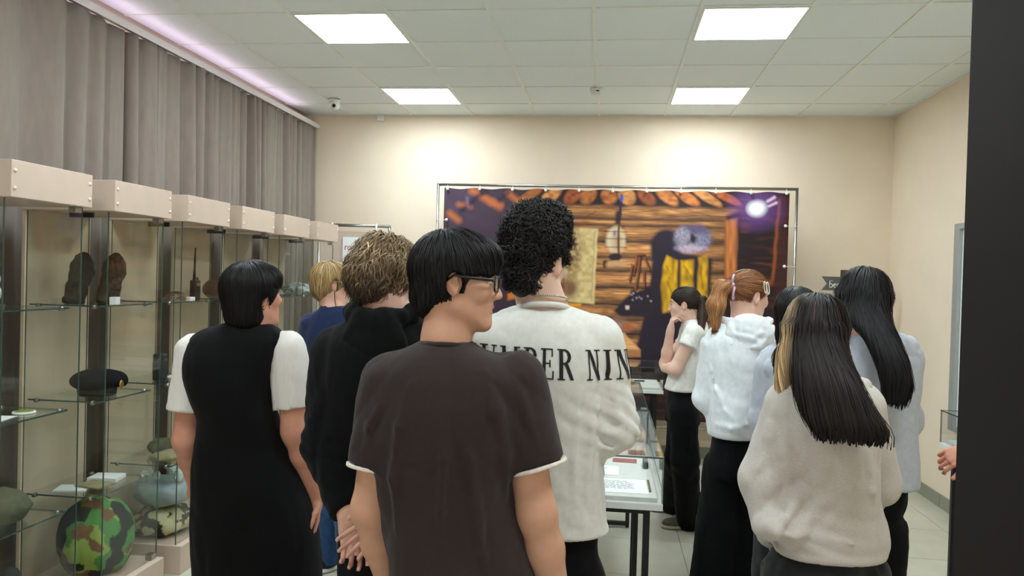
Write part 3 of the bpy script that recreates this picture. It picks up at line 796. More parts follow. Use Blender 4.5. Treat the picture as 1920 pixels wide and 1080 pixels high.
# cabinet two
yc, xc = cab(1)
def mitten(label, O, ang, material, w=.055):
    O = np.array(O); d = np.array([math.sin(ang)*.25, math.sin(ang), math.cos(ang)]); d /= np.linalg.norm(d)
    sd = np.cross(d, (1, 0, 0)); sd /= np.linalg.norm(sd)
    Rm = np.stack([np.array([1., 0, 0])-d*d[0], sd, d], 1); Rm[:, 0] /= np.linalg.norm(Rm[:, 0])
    P = [(ell(O+d*.165, (.046, w, .085), Rm),), (ell(O+d*.07, (.046, w*.86, .09), Rm),), (cone(O+d*.09+sd*.03, O+d*.165+sd*.062, .022, .021),), (ell(O+d*.012, (.042, w*.98, .022), Rm),)]
    v = Vol(np.min([p[0][1] for p in P], 0)-.03, np.max([p[0][2] for p in P], 0)+.03, .005)
    for p in P: v.op(p[0], .02)
    v.warp(lambda x, y, z: .005*(vnoise(x*60, y*60, z*60)-.5)*2)
    v.op(half((0, 0, -1), (0, 0, SH[0]+.001)), .002, 'int')
    V, F = v.mesh(); V[:, 2] = np.maximum(V[:, 2], SH[0]+.0005)
    return tag(put('mitten', V, F, material, None, (O[0], O[1], SH[0]+.0005), smooth=True), label, 'mitten', 'winter mittens in the second cabinet')
mitten('dark fur mitten leaning on the top shelf of the second cabinet', (xc-.03, yc-.125, SH[0]+.0), .24, m_fur)
mitten('brownish fur mitten leaning beside the darker one', (xc+.06, yc-.01, SH[0]+.0), .22, m_fur2, .058)
slab('price_card', (xc+.10, yc-.06, SH[0]+.0005), (xc+.13, yc+.0, SH[0]+.035), m_paper, 'small white card standing in front of the mittens', 'card', .3)
t = soft('beret', (xc+.02, yc-.02, 0), (.105, .125, .052), SH[1]+.03, m_beret, 'black felt beret with a gold badge on the middle glass shelf', 'beret', .004, (12, 12, 12), [ell((xc+.05, yc+.06, SH[1]+.06), (.07, .07, .05))])
V0 = t.data
bb_ = MB().lathe((xc+.02, yc-.01, SH[1]+.0005), [(.083, 0), (.086, .02), (.084, .04)], 28).put('band', m_rubber, t, smooth=True)
MB().ball((xc+.118, yc+.03, SH[1]+.048), (.005, .017, .021), 12, 8).put('badge', m_gold, t, smooth=True)
MB().ball((xc+.100, yc+.085, SH[1]+.052), (.005, .014, .010), 10, 7).put('badge', m_gold, t, smooth=True)
for i, (dx, dy, rz, z) in enumerate(((-.02, -.10, .3, 0), (.06, -.05, -.2, .009), (.02, .09, .15, 0))):
    slab('booklet', (xc+dx-.08, yc+dy-.055, SH[2]+z+.0005), (xc+dx+.06, yc+dy+.055, SH[2]+z+(.009 if i != 2 else .02)), m_paper if i != 1 else m_khaki,
         ['pale booklet flat on the lowest shelf above the camouflage bag', 'khaki booklet overlapping the pale one on the lowest shelf', 'thick white booklet at the far side of the lowest shelf'][i], 'booklet', rz, 'booklets in the second cabinet')
cam1 = camo([(92, 150, 84), (160, 186, 96), (128, 98, 72), (44, 54, 50)], 12)
t = soft('camouflage_bag', (xc+.022, yc+.010, 0), (.168, .180, .20), .15, m_camo, 'big round bag in green woodland camouflage on the floor of the cabinet', 'bag', .013, (14, 14, 6), [ell((xc+.02, yc+.06, .30), (.12, .10, .17))], colors=cam1)
def boot(label, O):
    O = np.array(O); P = [cone(O+(0, 0, .045), O+(.07, 0, .035), .034, .03), cone(O+(-.03, 0, .04), O+(-.03, 0, .14), .036, .04), ell(O+(.02, 0, .02), (.1, .042, .022))]
    v = Vol(np.min([p[1] for p in P], 0)-.03, np.max([p[2] for p in P], 0)+.03, .005)
    for p in P: v.op(p, .02)
    v.op(half((0, 0, -1), (0, 0, .151)), .002, 'int')
    V, F = v.mesh(); V[:, 2] = np.maximum(V[:, 2], .1505)
    o = put('boot', V, F, m_rubber, None, (O[0], O[1], .1505), smooth=True); tag(o, label, 'boot', 'dark boots in the nearest cabinet')
    MB().bbox(O+(-.075, -.042, .0005), O+(.115, .042, .014), .004).put('sole', m_khaki, o)
yc0, xc0 = cab(0)
boot('dark boot on the cabinet floor nearer the glass front', (xc0+.06, yc0+.05, .15)); boot('dark boot on the cabinet floor next to the camouflage bag', (xc0-.02, yc0+.15, .15))
# cabinet three
yc, xc = cab(2)
t = thing('flask', 'dark cylindrical flask on the middle shelf of the third cabinet', 'flask', (xc, yc-.06, SH[1]))
MB().lathe((xc, yc-.06, SH[1]+.0005), [(.036, 0), (.038, .004), (.038, .10), (.036, .104)], 24).put('body', m_rubber, t, smooth=True)
MB().lathe((xc, yc-.06, SH[1]+.105), [(.037, 0), (.037, .03), (.033, .038)], 24).put('lid', m_black, t, smooth=True)
slab('open_booklet', (xc-.03, yc+.03, SH[1]+.0005), (xc+.1, yc+.17, SH[1]+.006), m_paper, 'white leaflet beside the dark flask', 'leaflet', .2)
mb = MB()
for i in range(12):
    a = i/11; mb.box((xc-.02+.10*a, yc-.02+.015*math.sin(a*3), SH[0]+.001+.045*abs(math.sin(a*3.0))), (xc+.012+.10*a, yc+.006+.015*math.sin(a*3), SH[0]+.006+.045*abs(math.sin(a*3.0))))
tag(mb.put('leather_strap', m_leather, None, (xc, yc, SH[0]+.001)), 'brown punched leather strap curled on the top shelf of the third cabinet', 'strap')
def walkie(O):
    O = np.array(O); t = thing('walkie_talkie', 'black two-way radio with long antenna standing on a glass shelf', 'radio', O)
    MB().bbox(O+(-.02, -.029, .0005), O+(.018, .029, .115), .006).put('body', m_black, t)
    MB().tube([O+(0, -.016, .113), O+(0, -.014, .16), O+(0, -.008, .30)], [.009, .007, .0035], 10).put('antenna', m_rubber, t, smooth=True)
    MB().lathe(O+(0, .014, .115), [(.009, 0), (.009, .014), (.007, .016)], 12).put('knob', m_black, t, smooth=True)
    MB().lathe(O+(0, -.002, .115), [(.006, 0), (.006, .010)], 12).put('knob', m_gold, t, smooth=True)
    MB().bbox(O+(.018, -.02, .03), O+(.0205, .02, .07), .001).put('speaker_grille', m_rubber, t)
    MB().bbox(O+(.018, -.018, .08), O+(.0205, .018, .10), .001).put('display', m_olive, t)
walkie((xc+.09, yc+.13, SH[0]))
slab('price_card', (xc+.09, yc+.03, SH[0]+.0005), (xc+.115, yc+.085, SH[0]+.02), m_paper, 'small white card beside the two-way radio', 'card')
soft('folded_scarf', (xc+.06, yc-.07, 0), (.08, .10, .026), SH[2], m_khaki, 'folded khaki cloth on the lowest shelf of the third cabinet', 'cloth', .008)
soft('folded_sheath', (xc-.07, yc+.08, 0), (.06, .09, .045), SH[2], m_olive, 'dark olive folded cloth behind the khaki one', 'cloth', .008)
cam2 = camo([(190, 180, 138), (84, 74, 50), (52, 50, 36), (206, 200, 160)], 22, 3)
soft('camouflage_cloth', (xc, yc+.0, 0), (.17, .19, .083), .15, m_camo, 'folded sandy camouflage cloth on the floor of the third cabinet', 'cloth', .01, (14, 14, 20), colors=cam2)
def bowl(O, r):
    O = np.array(O); v = Vol(O-(r+.05, r+.05, .05), O+(r+.05, r+.05, .25), .006)
    v.op(ell(O+(0, 0, .085), (r, r*1.05, .095)), .01); v.warp(lambda x, y, z: .010*(vnoise(x*22, y*22, z*14)-.5)*2)
    v.op(half((0, 0, 1), O+(0, 0, .135)), .01, 'int'); v.op(half((0, 0, -1), O+(0, 0, .001)), .004, 'int')
    V, F = v.mesh(); return tag(put('plastic_sack', V, F, m_bag, None, O, smooth=True), 'open grey plastic sack of stones resting on camouflage cloth', 'sack')
bowl((xc+.01, yc, .299), .165)
r_ = random.Random(5)
spots = []
while len(spots) < 16:
    a = r_.uniform(0, 6.28); q = .125*math.sqrt(r_.random()); s_ = r_.uniform(.020, .028)
    c_ = (xc+.01+q*math.cos(a), yc+q*math.sin(a))
    if all(math.hypot(c_[0]-o_[0], c_[1]-o_[1]) > 1.28*(s_+o_[2]) or (o_[3] == 0 and math.hypot(c_[0]-o_[0], c_[1]-o_[1]) > .9*(s_+o_[2]) and False) for o_ in spots): spots.append((*c_, s_, 0))
    else:
        spots_try = len(spots)
        r_.random()
        if r_.random() < .02: break
for i, (sx_, sy_, s_, _) in enumerate(spots):
    O = np.array([sx_, sy_, .4365+s_*.95])
    mb = MB().ball((0, 0, 0), s_, 7, 5); V = np.array(mb.V); V = V*(1+.3*(rng.random((len(V), 1))-.5)); V[:, 2] *= 1.25
    V[:, 2] -= V[:, 2].min(); O[2] = .4362
    tag(put('stone', V+O, mb.F, m_stone, None, O), 'pale angular stone heaped in the grey plastic sack', 'stone', 'stones in the plastic sack')
# cabinets four to six
yc, xc = cab(3)
soft('fur_cap', (xc, yc-.02, 0), (.10, .12, .07), SH[0], m_leather, 'brown cap on the top shelf of the fourth cabinet', 'cap', .006)
slab('price_card', (xc+.10, yc-.17, SH[0]+.0005), (xc+.13, yc-.05, SH[0]+.025), m_paper, 'white card in front of the brown cap', 'card')
soft('olive_bundle', (xc, yc, 0), (.12, .14, .10), SH[1], m_olive, 'olive bundle on the middle shelf of the fourth cabinet', 'bundle', .012)
yc, xc = cab(4)
soft('patterned_helmet', (xc+.02, yc-.02, 0), (.11, .13, .12), SH[0], m_camo, 'helmet in a green and black camouflage cover in the fifth cabinet', 'helmet', .005, colors=camo([(110, 128, 96), (30, 34, 32), (168, 178, 150)], 40, 9))
yc, xc = cab(5)
soft('patterned_scarf', (xc+.02, yc, 0), (.14, .17, .05), SH[0], m_camo, 'folded black and white chequered scarf in the last cabinet', 'scarf', .008, colors=camo([(196, 206, 204), (50, 58, 60), (150, 160, 158)], 55, 4))

# ================================================================== TABLE SHOWCASES
m_top = mat('white_tabletop', (226, 228, 222), .4, noise=.03, nscale=10)
m_felt = mat('pale_grey_lining', (205, 206, 200), .8, noise=.05, nscale=40)
def print_mat(name, ink=(60, 60, 60), scale=60.0):
    m = bpy.data.materials.new(name); m.use_nodes = True; nt = m.node_tree; b = nt.nodes['Principled BSDF']; b.inputs['Roughness'].default_value = .6
    tc = nt.nodes.new('ShaderNodeTexCoord'); br = nt.nodes.new('ShaderNodeTexBrick'); mp = nt.nodes.new('ShaderNodeMapping')
    mp.inputs['Scale'].default_value = (1, 1, 1); nt.links.new(tc.outputs['Object'], mp.inputs['Vector']); nt.links.new(mp.outputs[0], br.inputs['Vector'])
    br.inputs['Scale'].default_value = scale; br.inputs['Mortar Size'].default_value = .03; br.inputs['Brick Width'].default_value = .9; br.inputs['Row Height'].default_value = .5
    br.inputs['Color1'].default_value = (*lin(ink), 1); br.inputs['Color2'].default_value = (*lin((236, 238, 236)), 1); br.inputs['Mortar'].default_value = (*lin((236, 238, 236)), 1)
    br.inputs['Bias'].default_value = .2
    nt.links.new(br.outputs['Color'], b.inputs['Base Color']); MATS[name] = m; return m
m_textink = mat('text_ink', (70, 72, 74), .8, noise=.1, nscale=90)
m_photo = mat('old_photo', (120, 96, 78), .5, noise=.5, nscale=40)
m_photor = mat('red_certificate', (150, 70, 56), .5, noise=.4, nscale=40)
def showcase(label, x0, x1, y0, y1, h0=.77, h1=.95):
    t = thing('table_showcase', label, 'display table', ((x0+x1)/2, (y0+y1)/2, 0), 'table showcases')
    box('tabletop', (x0, y0, h0-.026), (x1, y1, h0), m_top, t, .002)
    box('lining', (x0+.02, y0+.02, h0), (x1-.02, y1-.02, h0+.018), m_felt, t, .002)
    g = .006; e = .0022
    E4 = lambda: [((x0, y0, h1-g), (x0+e, y1, h1+.0003)), ((x1-e, y0, h1-g), (x1+.0003, y1, h1+.0003)), ((x0, y0-.0003, h1-g), (x1, y0+e, h1+.0003)), ((x0, y1-e, h1-g), (x1, y1+.0003, h1+.0003))]
    sheet('glass_lid', (x0, y0, h1-g), (x1, y1, h1), m_glass, t, E4())
    for lo, hi in (((x0, y0, h0), (x1, y0+g, h1-g)), ((x0, y1-g, h0), (x1, y1, h1-g)), ((x0, y0+g, h0), (x0+g, y1-g, h1-g)), ((x1-g, y0+g, h0), (x1, y1-g, h1-g))):
        cx_, cy_ = (lo[0]+hi[0])/2, (lo[1]+hi[1])/2
        sheet('glass_pane', lo, hi, m_glass, t, [((lo[0], lo[1], h0+.0005), (lo[0]+e, lo[1]+e, h1-g)), ((hi[0]-e, hi[1]-e, h0+.0005), (hi[0], hi[1], h1-g))])
    b = .026; ix = .045
    for xx in (x0+ix, x1-ix-b):
        for yy in (y0+ix*.9, y1-ix-b): box('leg', (xx, yy, .012), (xx+b, yy+b, h0-.026), m_blackmetal, t, .002)
    for yy in (y0+ix*.9, y1-ix-b):
        box('foot_bar', (x0+ix+b, yy, .012), (x1-ix-b, yy+b, .012+b), m_blackmetal, t, .002)
        box('top_bar', (x0+ix+b, yy, h0-.026-b), (x1-ix-b, yy+b, h0-.0262), m_blackmetal, t, .002)
    for xx in (x0+ix, x1-ix-b):
        for yy in (y0+ix*.9, y1-ix-b): MB().lathe((xx+b/2, yy+b/2, 0), [(.012, 0), (.012, .012)], 10).put('glide', m_rubber, t)
    return t
showcase('table showcase of documents under glass, in front of the boy in white', -.40, .232, 3.00, 4.08)
showcase('table showcase of medals behind the nearer document table', -.40, .228, 4.10, 5.20)
showcase('table showcase standing crosswise right in front of the banner', -.65, .452, 6.14, 6.69)
showcase('table showcase along the right wall, mostly hidden by the dark door', 1.86, 2.42, 3.50, 4.585)
LZ = .788
def sheet_doc(name, x, y, w, d, rz, label, cat, kind=0, z=LZ, lines=9, group=None):
    c = np.array([x, y, z+.0006]); R = np.array([[math.cos(rz), -math.sin(rz), 0], [math.sin(rz), math.cos(rz), 0], [0, 0, 1]])
    def bxr(lo, hi):
        V, F = box_vf(lo, hi); return np.array(V)@R.T+c, F
    o = put(name, *bxr((-w/2, -d/2, 0), (w/2, d/2, .0012)), [m_paper, m_photo, m_photor][kind], None, c); tag(o, label, cat, group)
    if kind == 0:
        mb = MB(); r = random.Random(int(x*999+y*77)); k = 0
        yy = d/2-.03
        while yy > -d/2+.03 and k < lines:
            xx = -w/2+.06
            while xx < w/2-.075:
                l = r.uniform(.008, .028); e_ = min(xx+l, w/2-.022)
                V, F = bxr((xx, yy-.0013, .0012), (e_, yy+.0013, .0015)); mb.add(V, F); xx = e_+.005
            yy -= .011; k += 1
        mb.put('printed_text', m_textink, o)
    return o
sheet_doc('document', .03, 3.17, .30, .21, .02, 'white printed document at the near end of the document table', 'document', 0, lines=12)
sheet_doc('document', -.08, 3.42, .30, .16, -.02, 'white printed document lying second from the near end', 'document', 0, lines=8)
MB().bbox((.185, 3.10, LZ), (.193, 3.28, LZ+.004), .001).put('ruler', m_leather, None, (.189, 3.19, LZ)); tag(bpy.data.objects['ruler'], 'thin brown strip beside the printed document', 'strip')
for i, (x, y, w, d_, k, lb) in enumerate(((.10, 3.62, .11, .08, 2, 'small red certificate nearest the printed documents'), (.16, 3.80, .08, .10, 1, 'brown photograph near the right glass of the document table'), (-.02, 3.78, .12, .09, 1, 'brown photograph in the middle of the document table'),
        (.08, 3.97, .10, .07, 2, 'red certificate at the far end of the document table'), (.12, 4.25, .12, .09, 2, 'red certificate at the near end of the medal table'), (-.02, 4.30, .10, .12, 1, 'brown photograph at the near end of the medal table'), (.14, 4.50, .07, .10, 1, 'small brown photograph halfway along the medal table'),
        (.05, 4.72, .14, .10, 2, 'wide red certificate on the medal table'), (.12, 4.95, .12, .10, 1, 'brown photograph at the far end of the medal table'))):
    sheet_doc('certificate' if k == 2 else 'photograph', x, y, w, d_, .05*(i % 3-1), lb, 'certificate' if k == 2 else 'photograph', k)
t = thing('model_block', 'small dark block by the right-hand glass of the document table', 'block', (.188, 3.50, LZ))
MB().bbox((.178, 3.48, LZ), (.20, 3.56, LZ+.03), .003).put('body', m_black, t); MB().bbox((.181, 3.49, LZ+.03), (.197, 3.55, LZ+.034), .001).put('plate', m_chrome, t)
soft('relic_stone', (.20, 6.30, 0), (.035, .03, .024), LZ, m_khaki, 'small brown stone on white card in the crosswise showcase', 'stone', .004, h=.004)
MB().tube([(-.25, 6.38, LZ+.016), (.05, 6.42, LZ+.016), (.10, 6.43, LZ+.014), (.32, 6.46, LZ+.012)], [.016, .015, .009, .006], 10).put('old_bayonet', m_rubber, None, (0, 6.4, LZ), True)
tag(bpy.data.objects['old_bayonet'], 'long dark rusty bayonet lying in the crosswise showcase', 'bayonet')
# ================================================================== PEOPLE
m_skin = mat('skin', (205, 160, 138), .52, spec=.35, attr='Col', noise=.04, nscale=40)
m_skin.node_tree.nodes['Principled BSDF'].inputs['Subsurface Weight'].default_value = .12
m_skin.node_tree.nodes['Principled BSDF'].inputs['Subsurface Scale'].default_value = .012
def fabric(name, rgb, rough=.9, noise=.05, bump=.3, bscale=700, sheen=.15, spec=.15, nscale=60, stretch=None):
    return mat(name, rgb, rough, spec=spec, noise=noise, nscale=nscale, bump=bump, bscale=bscale, sheen=sheen, stretch=stretch)
def hair_mat(name, rough=.5, spec=.22): return mat(name, (40, 30, 25), rough, spec=spec, attr='Col', aniso=.4)
m_hair = hair_mat('hair')
SKIN = (214, 168, 144)
FWD0 = CW*[1, 1, 0]; FWD0 = FWD0/np.linalg.norm(FWD0); RGT0 = np.array([FWD0[1], -FWD0[0], 0])
def rotz(a): c, s = math.cos(a), math.sin(a); return np.array([[c, -s, 0], [s, c, 0], [0, 0, 1.]])
def rotx(a): c, s = math.cos(a), math.sin(a); return np.array([[1., 0, 0], [0, c, -s], [0, s, c]])
def roty(a): c, s = math.cos(a), math.sin(a); return np.array([[c, 0, s], [0, 1., 0], [-s, 0, c]])

class Fig:
    """one figure: measured distance D, body built in world space"""
    def __init__(s, D, label, foot_xy, skin=SKIN, h=.005):
        s.D = D; s.label = label; s.skin = np.array(lin(skin)); s.h = h
        s.base = np.array([foot_xy[0], foot_xy[1], 0.0]); s.bits = []; s.obj = None; s.kids = []
    def p(s, x, y, dD=0.0): return pt(x, y, s.D+dD)
    def px(s, n): return n*s.D/F_PX
    # ---- torso-like loft from measured half widths: rows (y, xl, xr, half depth, forward shift)
    def rows(s, R):
        O = s.p(R[0][1]/2+R[0][2]/2, R[0][0]); st = []
        for (y, xl, xr, b, fs) in R:
            c = s.p((xl+xr)/2, y); d = c-O
            st.append((c[2], d@RGT0, d@FWD0*0+fs, s.px(xr-xl)/2, b))
        st.sort(key=lambda q: q[0])
        return loft((O[0], O[1], 0), RGT0, FWD0, st)
    def head(s, x, y, rel, pitch=0, roll=0, sc=.92, dD=0.0, fem=False):
        """rel: turn to the right of the sight line, degrees"""
        s.hc = s.p(x, y, dD); d = ray(x, y); a = math.atan2(d[0], d[1])+math.radians(rel)
        s.Rm = rotz(-a)@rotx(math.radians(pitch))@roty(math.radians(roll)); s.sc = sc; s.fem = fem
    def T(s, q): return s.hc+s.sc*(s.Rm@np.array(q, float))
    def Tn(s, Q): return s.hc+s.sc*(np.asarray(Q)@s.Rm.T)
    def build_head(s, neck, neck_r=.055, chest=None):
        T, k = s.T, s.sc
        lo = s.hc-.16; hi = s.hc+.16
        nb = np.array(neck); lo = np.minimum(lo, nb-.13); hi = np.maximum(hi, nb+.13)
        v = Vol(lo, hi, s.h*.9)
        E = lambda c, r, kk=.02, mode='add', R=None: v.op(ell(T(c), np.array(r)*k, s.Rm if R is None else s.Rm@R), kk*k, mode)
        K = lambda a, b, ra, rb, kk=.015, mode='add': v.op(cone(T(a), T(b), ra*k, rb*k), kk*k, mode)
        f = s.fem
        E((0, -.012, .035), (.075, .097, .085)); E((0, .028, .012), (.066, .060, .070), .02)
        E((0, .030, -.045), (.054 if f else .058, .055, .062), .03)
        K((-.050, .002, -.058), (-.014, .072, -.098), .018, .017, .025); K((.050, .002, -.058), (.014, .072, -.098), .018, .017, .025)
        E((0, .076, -.100), (.020, .018, .017), .02)
        for sx in (-1, 1):
            E((sx*.037, .060, -.018), (.027, .028, .026), .02)
            K((sx*.012, .090, .030), (sx*.046, .070, .032), .008, .007, .014)
            E((sx*.031, .100, .010), (.021, .020, .013), .012, 'sub')
            E((sx*.031, .078, .010), (.0135, .0125, .0120), .003)
        K((0, .088, .020), (0, .109, -.024), .008, .011, .010)
        for sx in (-1, 1): E((sx*.012, .100, -.027), (.009, .012, .009), .008)
        E((0, .072, -.058), (.032, .024, .030), .02)
        K((-.018, .088, -.056), (.018, .088, -.056), .0055, .0055, .006); K((0, .0945, -.055), (0, .0945, -.056), .006, .006, .006)
        K((-.014, .088, -.067), (.014, .088, -.067), .0065, .0065, .006)
        E((0, .099, -.0612), (.022, .008, .0018), .004, 'sub')
        for sx in (-1, 1):
            Re = rotx(.18)@rotz(-sx*.38)
            E((sx*.0775, -.010, -.002), (.0085, .0190, .0315), .006, 'add', Re)
            E((sx*.0870, -.004, .003), (.0065, .0105, .0185), .004, 'sub', Re)
            E((sx*.0790, -.004, -.026), (.006, .0085, .0095), .005)
        up = T((0, -.030, -.045))
        v.op(cone(nb, up, neck_r*1.08, neck_r), .035); v.op(cone(nb-(0, 0, .06), nb, neck_r*1.4, neck_r*1.1), .04)
        V, F = v.mesh()
        L = (V-s.hc)@s.Rm/k
        col = np.tile(s.skin, (len(V), 1))
        x, y, z = L.T
        def put_c(mask, c, a=1.0): col[mask] = col[mask]*(1-a)+np.array(lin(c))*a
        put_c((np.abs(x) < .021) & (y > .076) & (z < -.050) & (z > -.074), (176, 96, 92), .6)
        put_c((np.hypot(np.abs(x)-.037, z+.022) < .022) & (y > .05), (214, 140, 122), .18)
        ex = np.hypot((np.abs(x)-.031)/.0125, (z-.010)/.0065) < 1
        put_c(ex & (y > .06), (214, 206, 200)); put_c((np.hypot(np.abs(x)-.031, z-.010) < .0062) & (y > .06), (40, 28, 22))
        put_c((np.abs(np.hypot((np.abs(x)-.031)/.0135, (z-.010)/.0075)-1) < .18) & (y > .06) & (z > .010), (40, 30, 26), .8)
        br = s.__dict__.get('brow', (50, 38, 30))
        put_c((np.abs(z-.0335+.06*(np.abs(x)-.03)**1) < .0045) & (np.abs(x) > .012) & (np.abs(x) < .052) & (y > .05), br, .75)
        put_c((np.abs(x) > .070) & (np.hypot(y+.01, z+.002) < .04), (206, 128, 108), .25)
        s.bits.append((V, F, col))
    def arm(s, sh, el, wr, r=(.052, .042, .038, .027), hand=None, side=1, h=None):
        sh, el, wr = map(np.array, (sh, el, wr))
        pts = [sh, el, wr]
        d = (wr-el)/np.linalg.norm(wr-el)
        if hand: d = np.array(hand['dir'], float); d /= np.linalg.norm(d)
        tip = wr+d*.20
        allp = np.array(pts+[tip, wr+d*.1])
        v = Vol(allp.min(0)-.09, allp.max(0)+.09, h or s.h*.85)
        v.op(cone(sh, el, r[0], r[1]), .02); v.op(cone(el, el+(wr-el)*.35, r[1]*.98, r[2]*1.02), .025); v.op(cone(el+(wr-el)*.35, wr, r[2]*1.02, r[3]), .02)
        if hand: s.hand(v, wr, d, hand, side)
        V, F = v.mesh(); col = np.tile(s.skin, (len(V), 1))
        col = col*(1+.10*(vnoise(V[:, 0]*40, V[:, 1]*40, V[:, 2]*40)-.5))[:, None]
        if hand:
            far = np.clip(((V-wr)@d-.06)/.1, 0, 1)[:, None]
            col = col*(1-far*.25)+np.array(lin((206, 128, 110)))*far*.25
        s.bits.append((V, F, col))
    def hand(s, v, w, d, hd, side):
        n = np.array(hd['palm'], float); n -= d*(n@d); n /= np.linalg.norm(n); t = np.cross(d, n)*side; sc = hd.get('size', .95)
        Rm = np.stack([t, n, d], 1)
        v.op(ell(w+d*.048*sc, (.040*sc, .016*sc, .052*sc), Rm), .014); v.op(cone(w-d*.02, w+d*.03*sc, .026*sc, .024*sc), .015)
        cu = hd.get('curl', (.3, .4, .3)); sp = hd.get('spread', .10)
        for i in range(4):
            off = (.030-.0205*i)*sc; b = w+d*(.088-.004*abs(i-1.2))*sc+t*off
            ang = sp*(1.2-i)/1.5; dd = d*math.cos(ang)+t*math.sin(ang); ca = 0
            lens = np.array([.044, .027, .022])*[.94, 1.04, .98, .8][i]*sc; rr = .0088*sc
            q = b-dd*.02*sc; v.op(cone(q, b, rr*1.05, rr*1.05), .006)
            for j in range(3):
                ca += cu[j]*(1+.12*(i-1)); e = dd*math.cos(ca)+n*math.sin(ca)
                nb = b+e*lens[j]; v.op(cone(b, nb, rr, rr*.9), .0035); b = nb; rr *= .9
        th = hd.get('thumb', (.75, .55, .35)); b = w+d*.022*sc+t*.026*sc
        e = d*th[0]+t*th[1]+n*th[2]; e /= np.linalg.norm(e); rr = .0115*sc
        for j, l in enumerate((.042, .032, .026)):
            nb = b+e*l*sc; v.op(cone(b, nb, rr, rr*.9), .008); b = nb; rr *= .92; e = e+d*.22-t*.10; e /= np.linalg.norm(e)
    def core(s, torso, legs):
        """hidden trunk and legs, so that the figure is whole"""
        P = [torso]+[cone(a, b, ra, rb) for a, b, ra, rb in legs]
        v = Vol(np.min([q[1] for q in P], 0)-.04, np.max([q[2] for q in P], 0)+.04, .014)
        for q in P: v.op(q, .03)
        V, F = v.mesh(); s.bits.append((V, F, np.tile(s.skin, (len(V), 1))))
    def finish(s, group='visitors looking at the exhibition'):
        V, F, c, n = [], [], [], 0
        for a, b, d in s.bits: V.append(a); F.append(b+n); c.append(d); n += len(a)
        s.obj = put('person', np.concatenate(V), np.concatenate(F), m_skin, None, s.base, smooth=True, colors=np.concatenate(c))
        tag(s.obj, s.label, 'person', group)
        for f in s.kids: f()
        return s.obj
    def later(s, fn): s.kids.append(fn)
    # ---- clothing
    def cloth(s, name, prims, material, h=.0075, fold=.005, fs=(14, 14, 4), fold2=.003, fs2=(30, 30, 14), cuts=(), label=None, k=.03, keep=None, creases=(), hem=None, ridges=()):
        P = [q if isinstance(q[0], tuple) else (q, k) for q in prims]
        v = Vol(np.min([q[0][1] for q in P], 0)-.04, np.max([q[0][2] for q in P], 0)+.04, h)
        for q in P: v.op(q[0], q[1], *(q[2:]))
        for path, rad, sink in ridges:
            # a fold of cloth: a soft ridge that follows the surface
            pts_ = []
            for q in path:
                q = np.array(q, float); d_ = (q-EYE)/np.linalg.norm(q-EYE); t_ = -.35
                for _ in range(70):
                    sdv = v.sample((q+d_*t_)[None])[0]
                    if sdv < .001: break
                    t_ += min(max(sdv*.6, .002), .02)
                pts_.append(q+d_*(t_+sink))
            n_ = len(pts_)
            for i_ in range(n_-1):
                ra = rad*(.35+.65*math.sin(math.pi*(i_+.2)/(n_-.6))); rb = rad*(.35+.65*math.sin(math.pi*(i_+1.2)/(n_-.6))) if i_ < n_-2 else rad*.25
                v.op(cone(pts_[i_], pts_[i_+1], max(ra, rad*.25), max(rb, rad*.25)), .014)
        sd = random.random()*50
        def f(x, y, z):
            wx = .035*(vnoise(x*7+sd, y*7, z*7)-.5)
            a = vnoise((x+wx)*fs[0]+sd, (y+wx)*fs[1]+sd, z*fs[2]+sd)
            b = vnoise((x+wx)*fs2[0]+sd, (y-wx)*fs2[1]-sd, z*fs2[2]+.5*fs2[2]*x+sd)
            r = fold*(1.2*np.clip(1-np.abs(a-.5)*6, 0, 1)+1.6*(a-.5))+fold2*(1.0*np.clip(1-np.abs(b-.5)*5, 0, 1)+(b-.5))
            for (c, rad, amp, dirv, fr) in creases:
                dx, dy, dz = x-c[0], y-c[1], z-c[2]
                w = np.exp(-(dx*dx+dy*dy+dz*dz)/rad**2); ph = dx*dirv[0]+dy*dirv[1]+dz*dirv[2]
                sw = np.sin(ph*fr+2.5*vnoise(x*9, y*9, z*9+sd)); r = r+.6*amp*w*(1-2*np.abs(sw)**.8)
            if hem is not None: r = r*np.clip((z-hem-.012)/.02, 0, 1)
            return r
        v.warp(f)
        for q in cuts: v.op(q[0], q[1] if len(q) > 1 else .004, q[2] if len(q) > 2 else 'int')
        if keep is not None: keep.append(v)
        V, F = v.mesh()
        if label is None: s.later(lambda: put(name, V, F, material, s.obj, smooth=True))
        else:
            def mk():
                o = put(name, V, F, material, s.obj, smooth=True); o['label'] = label
            s.later(mk)
        return v
    def limb(s, pts, rad, flat=True):
        out = []
        for i in range(len(pts)-1):
            out.append(cone(pts[i], pts[i+1], rad[i], rad[i+1], False, flat and i == len(pts)-2))
        return out
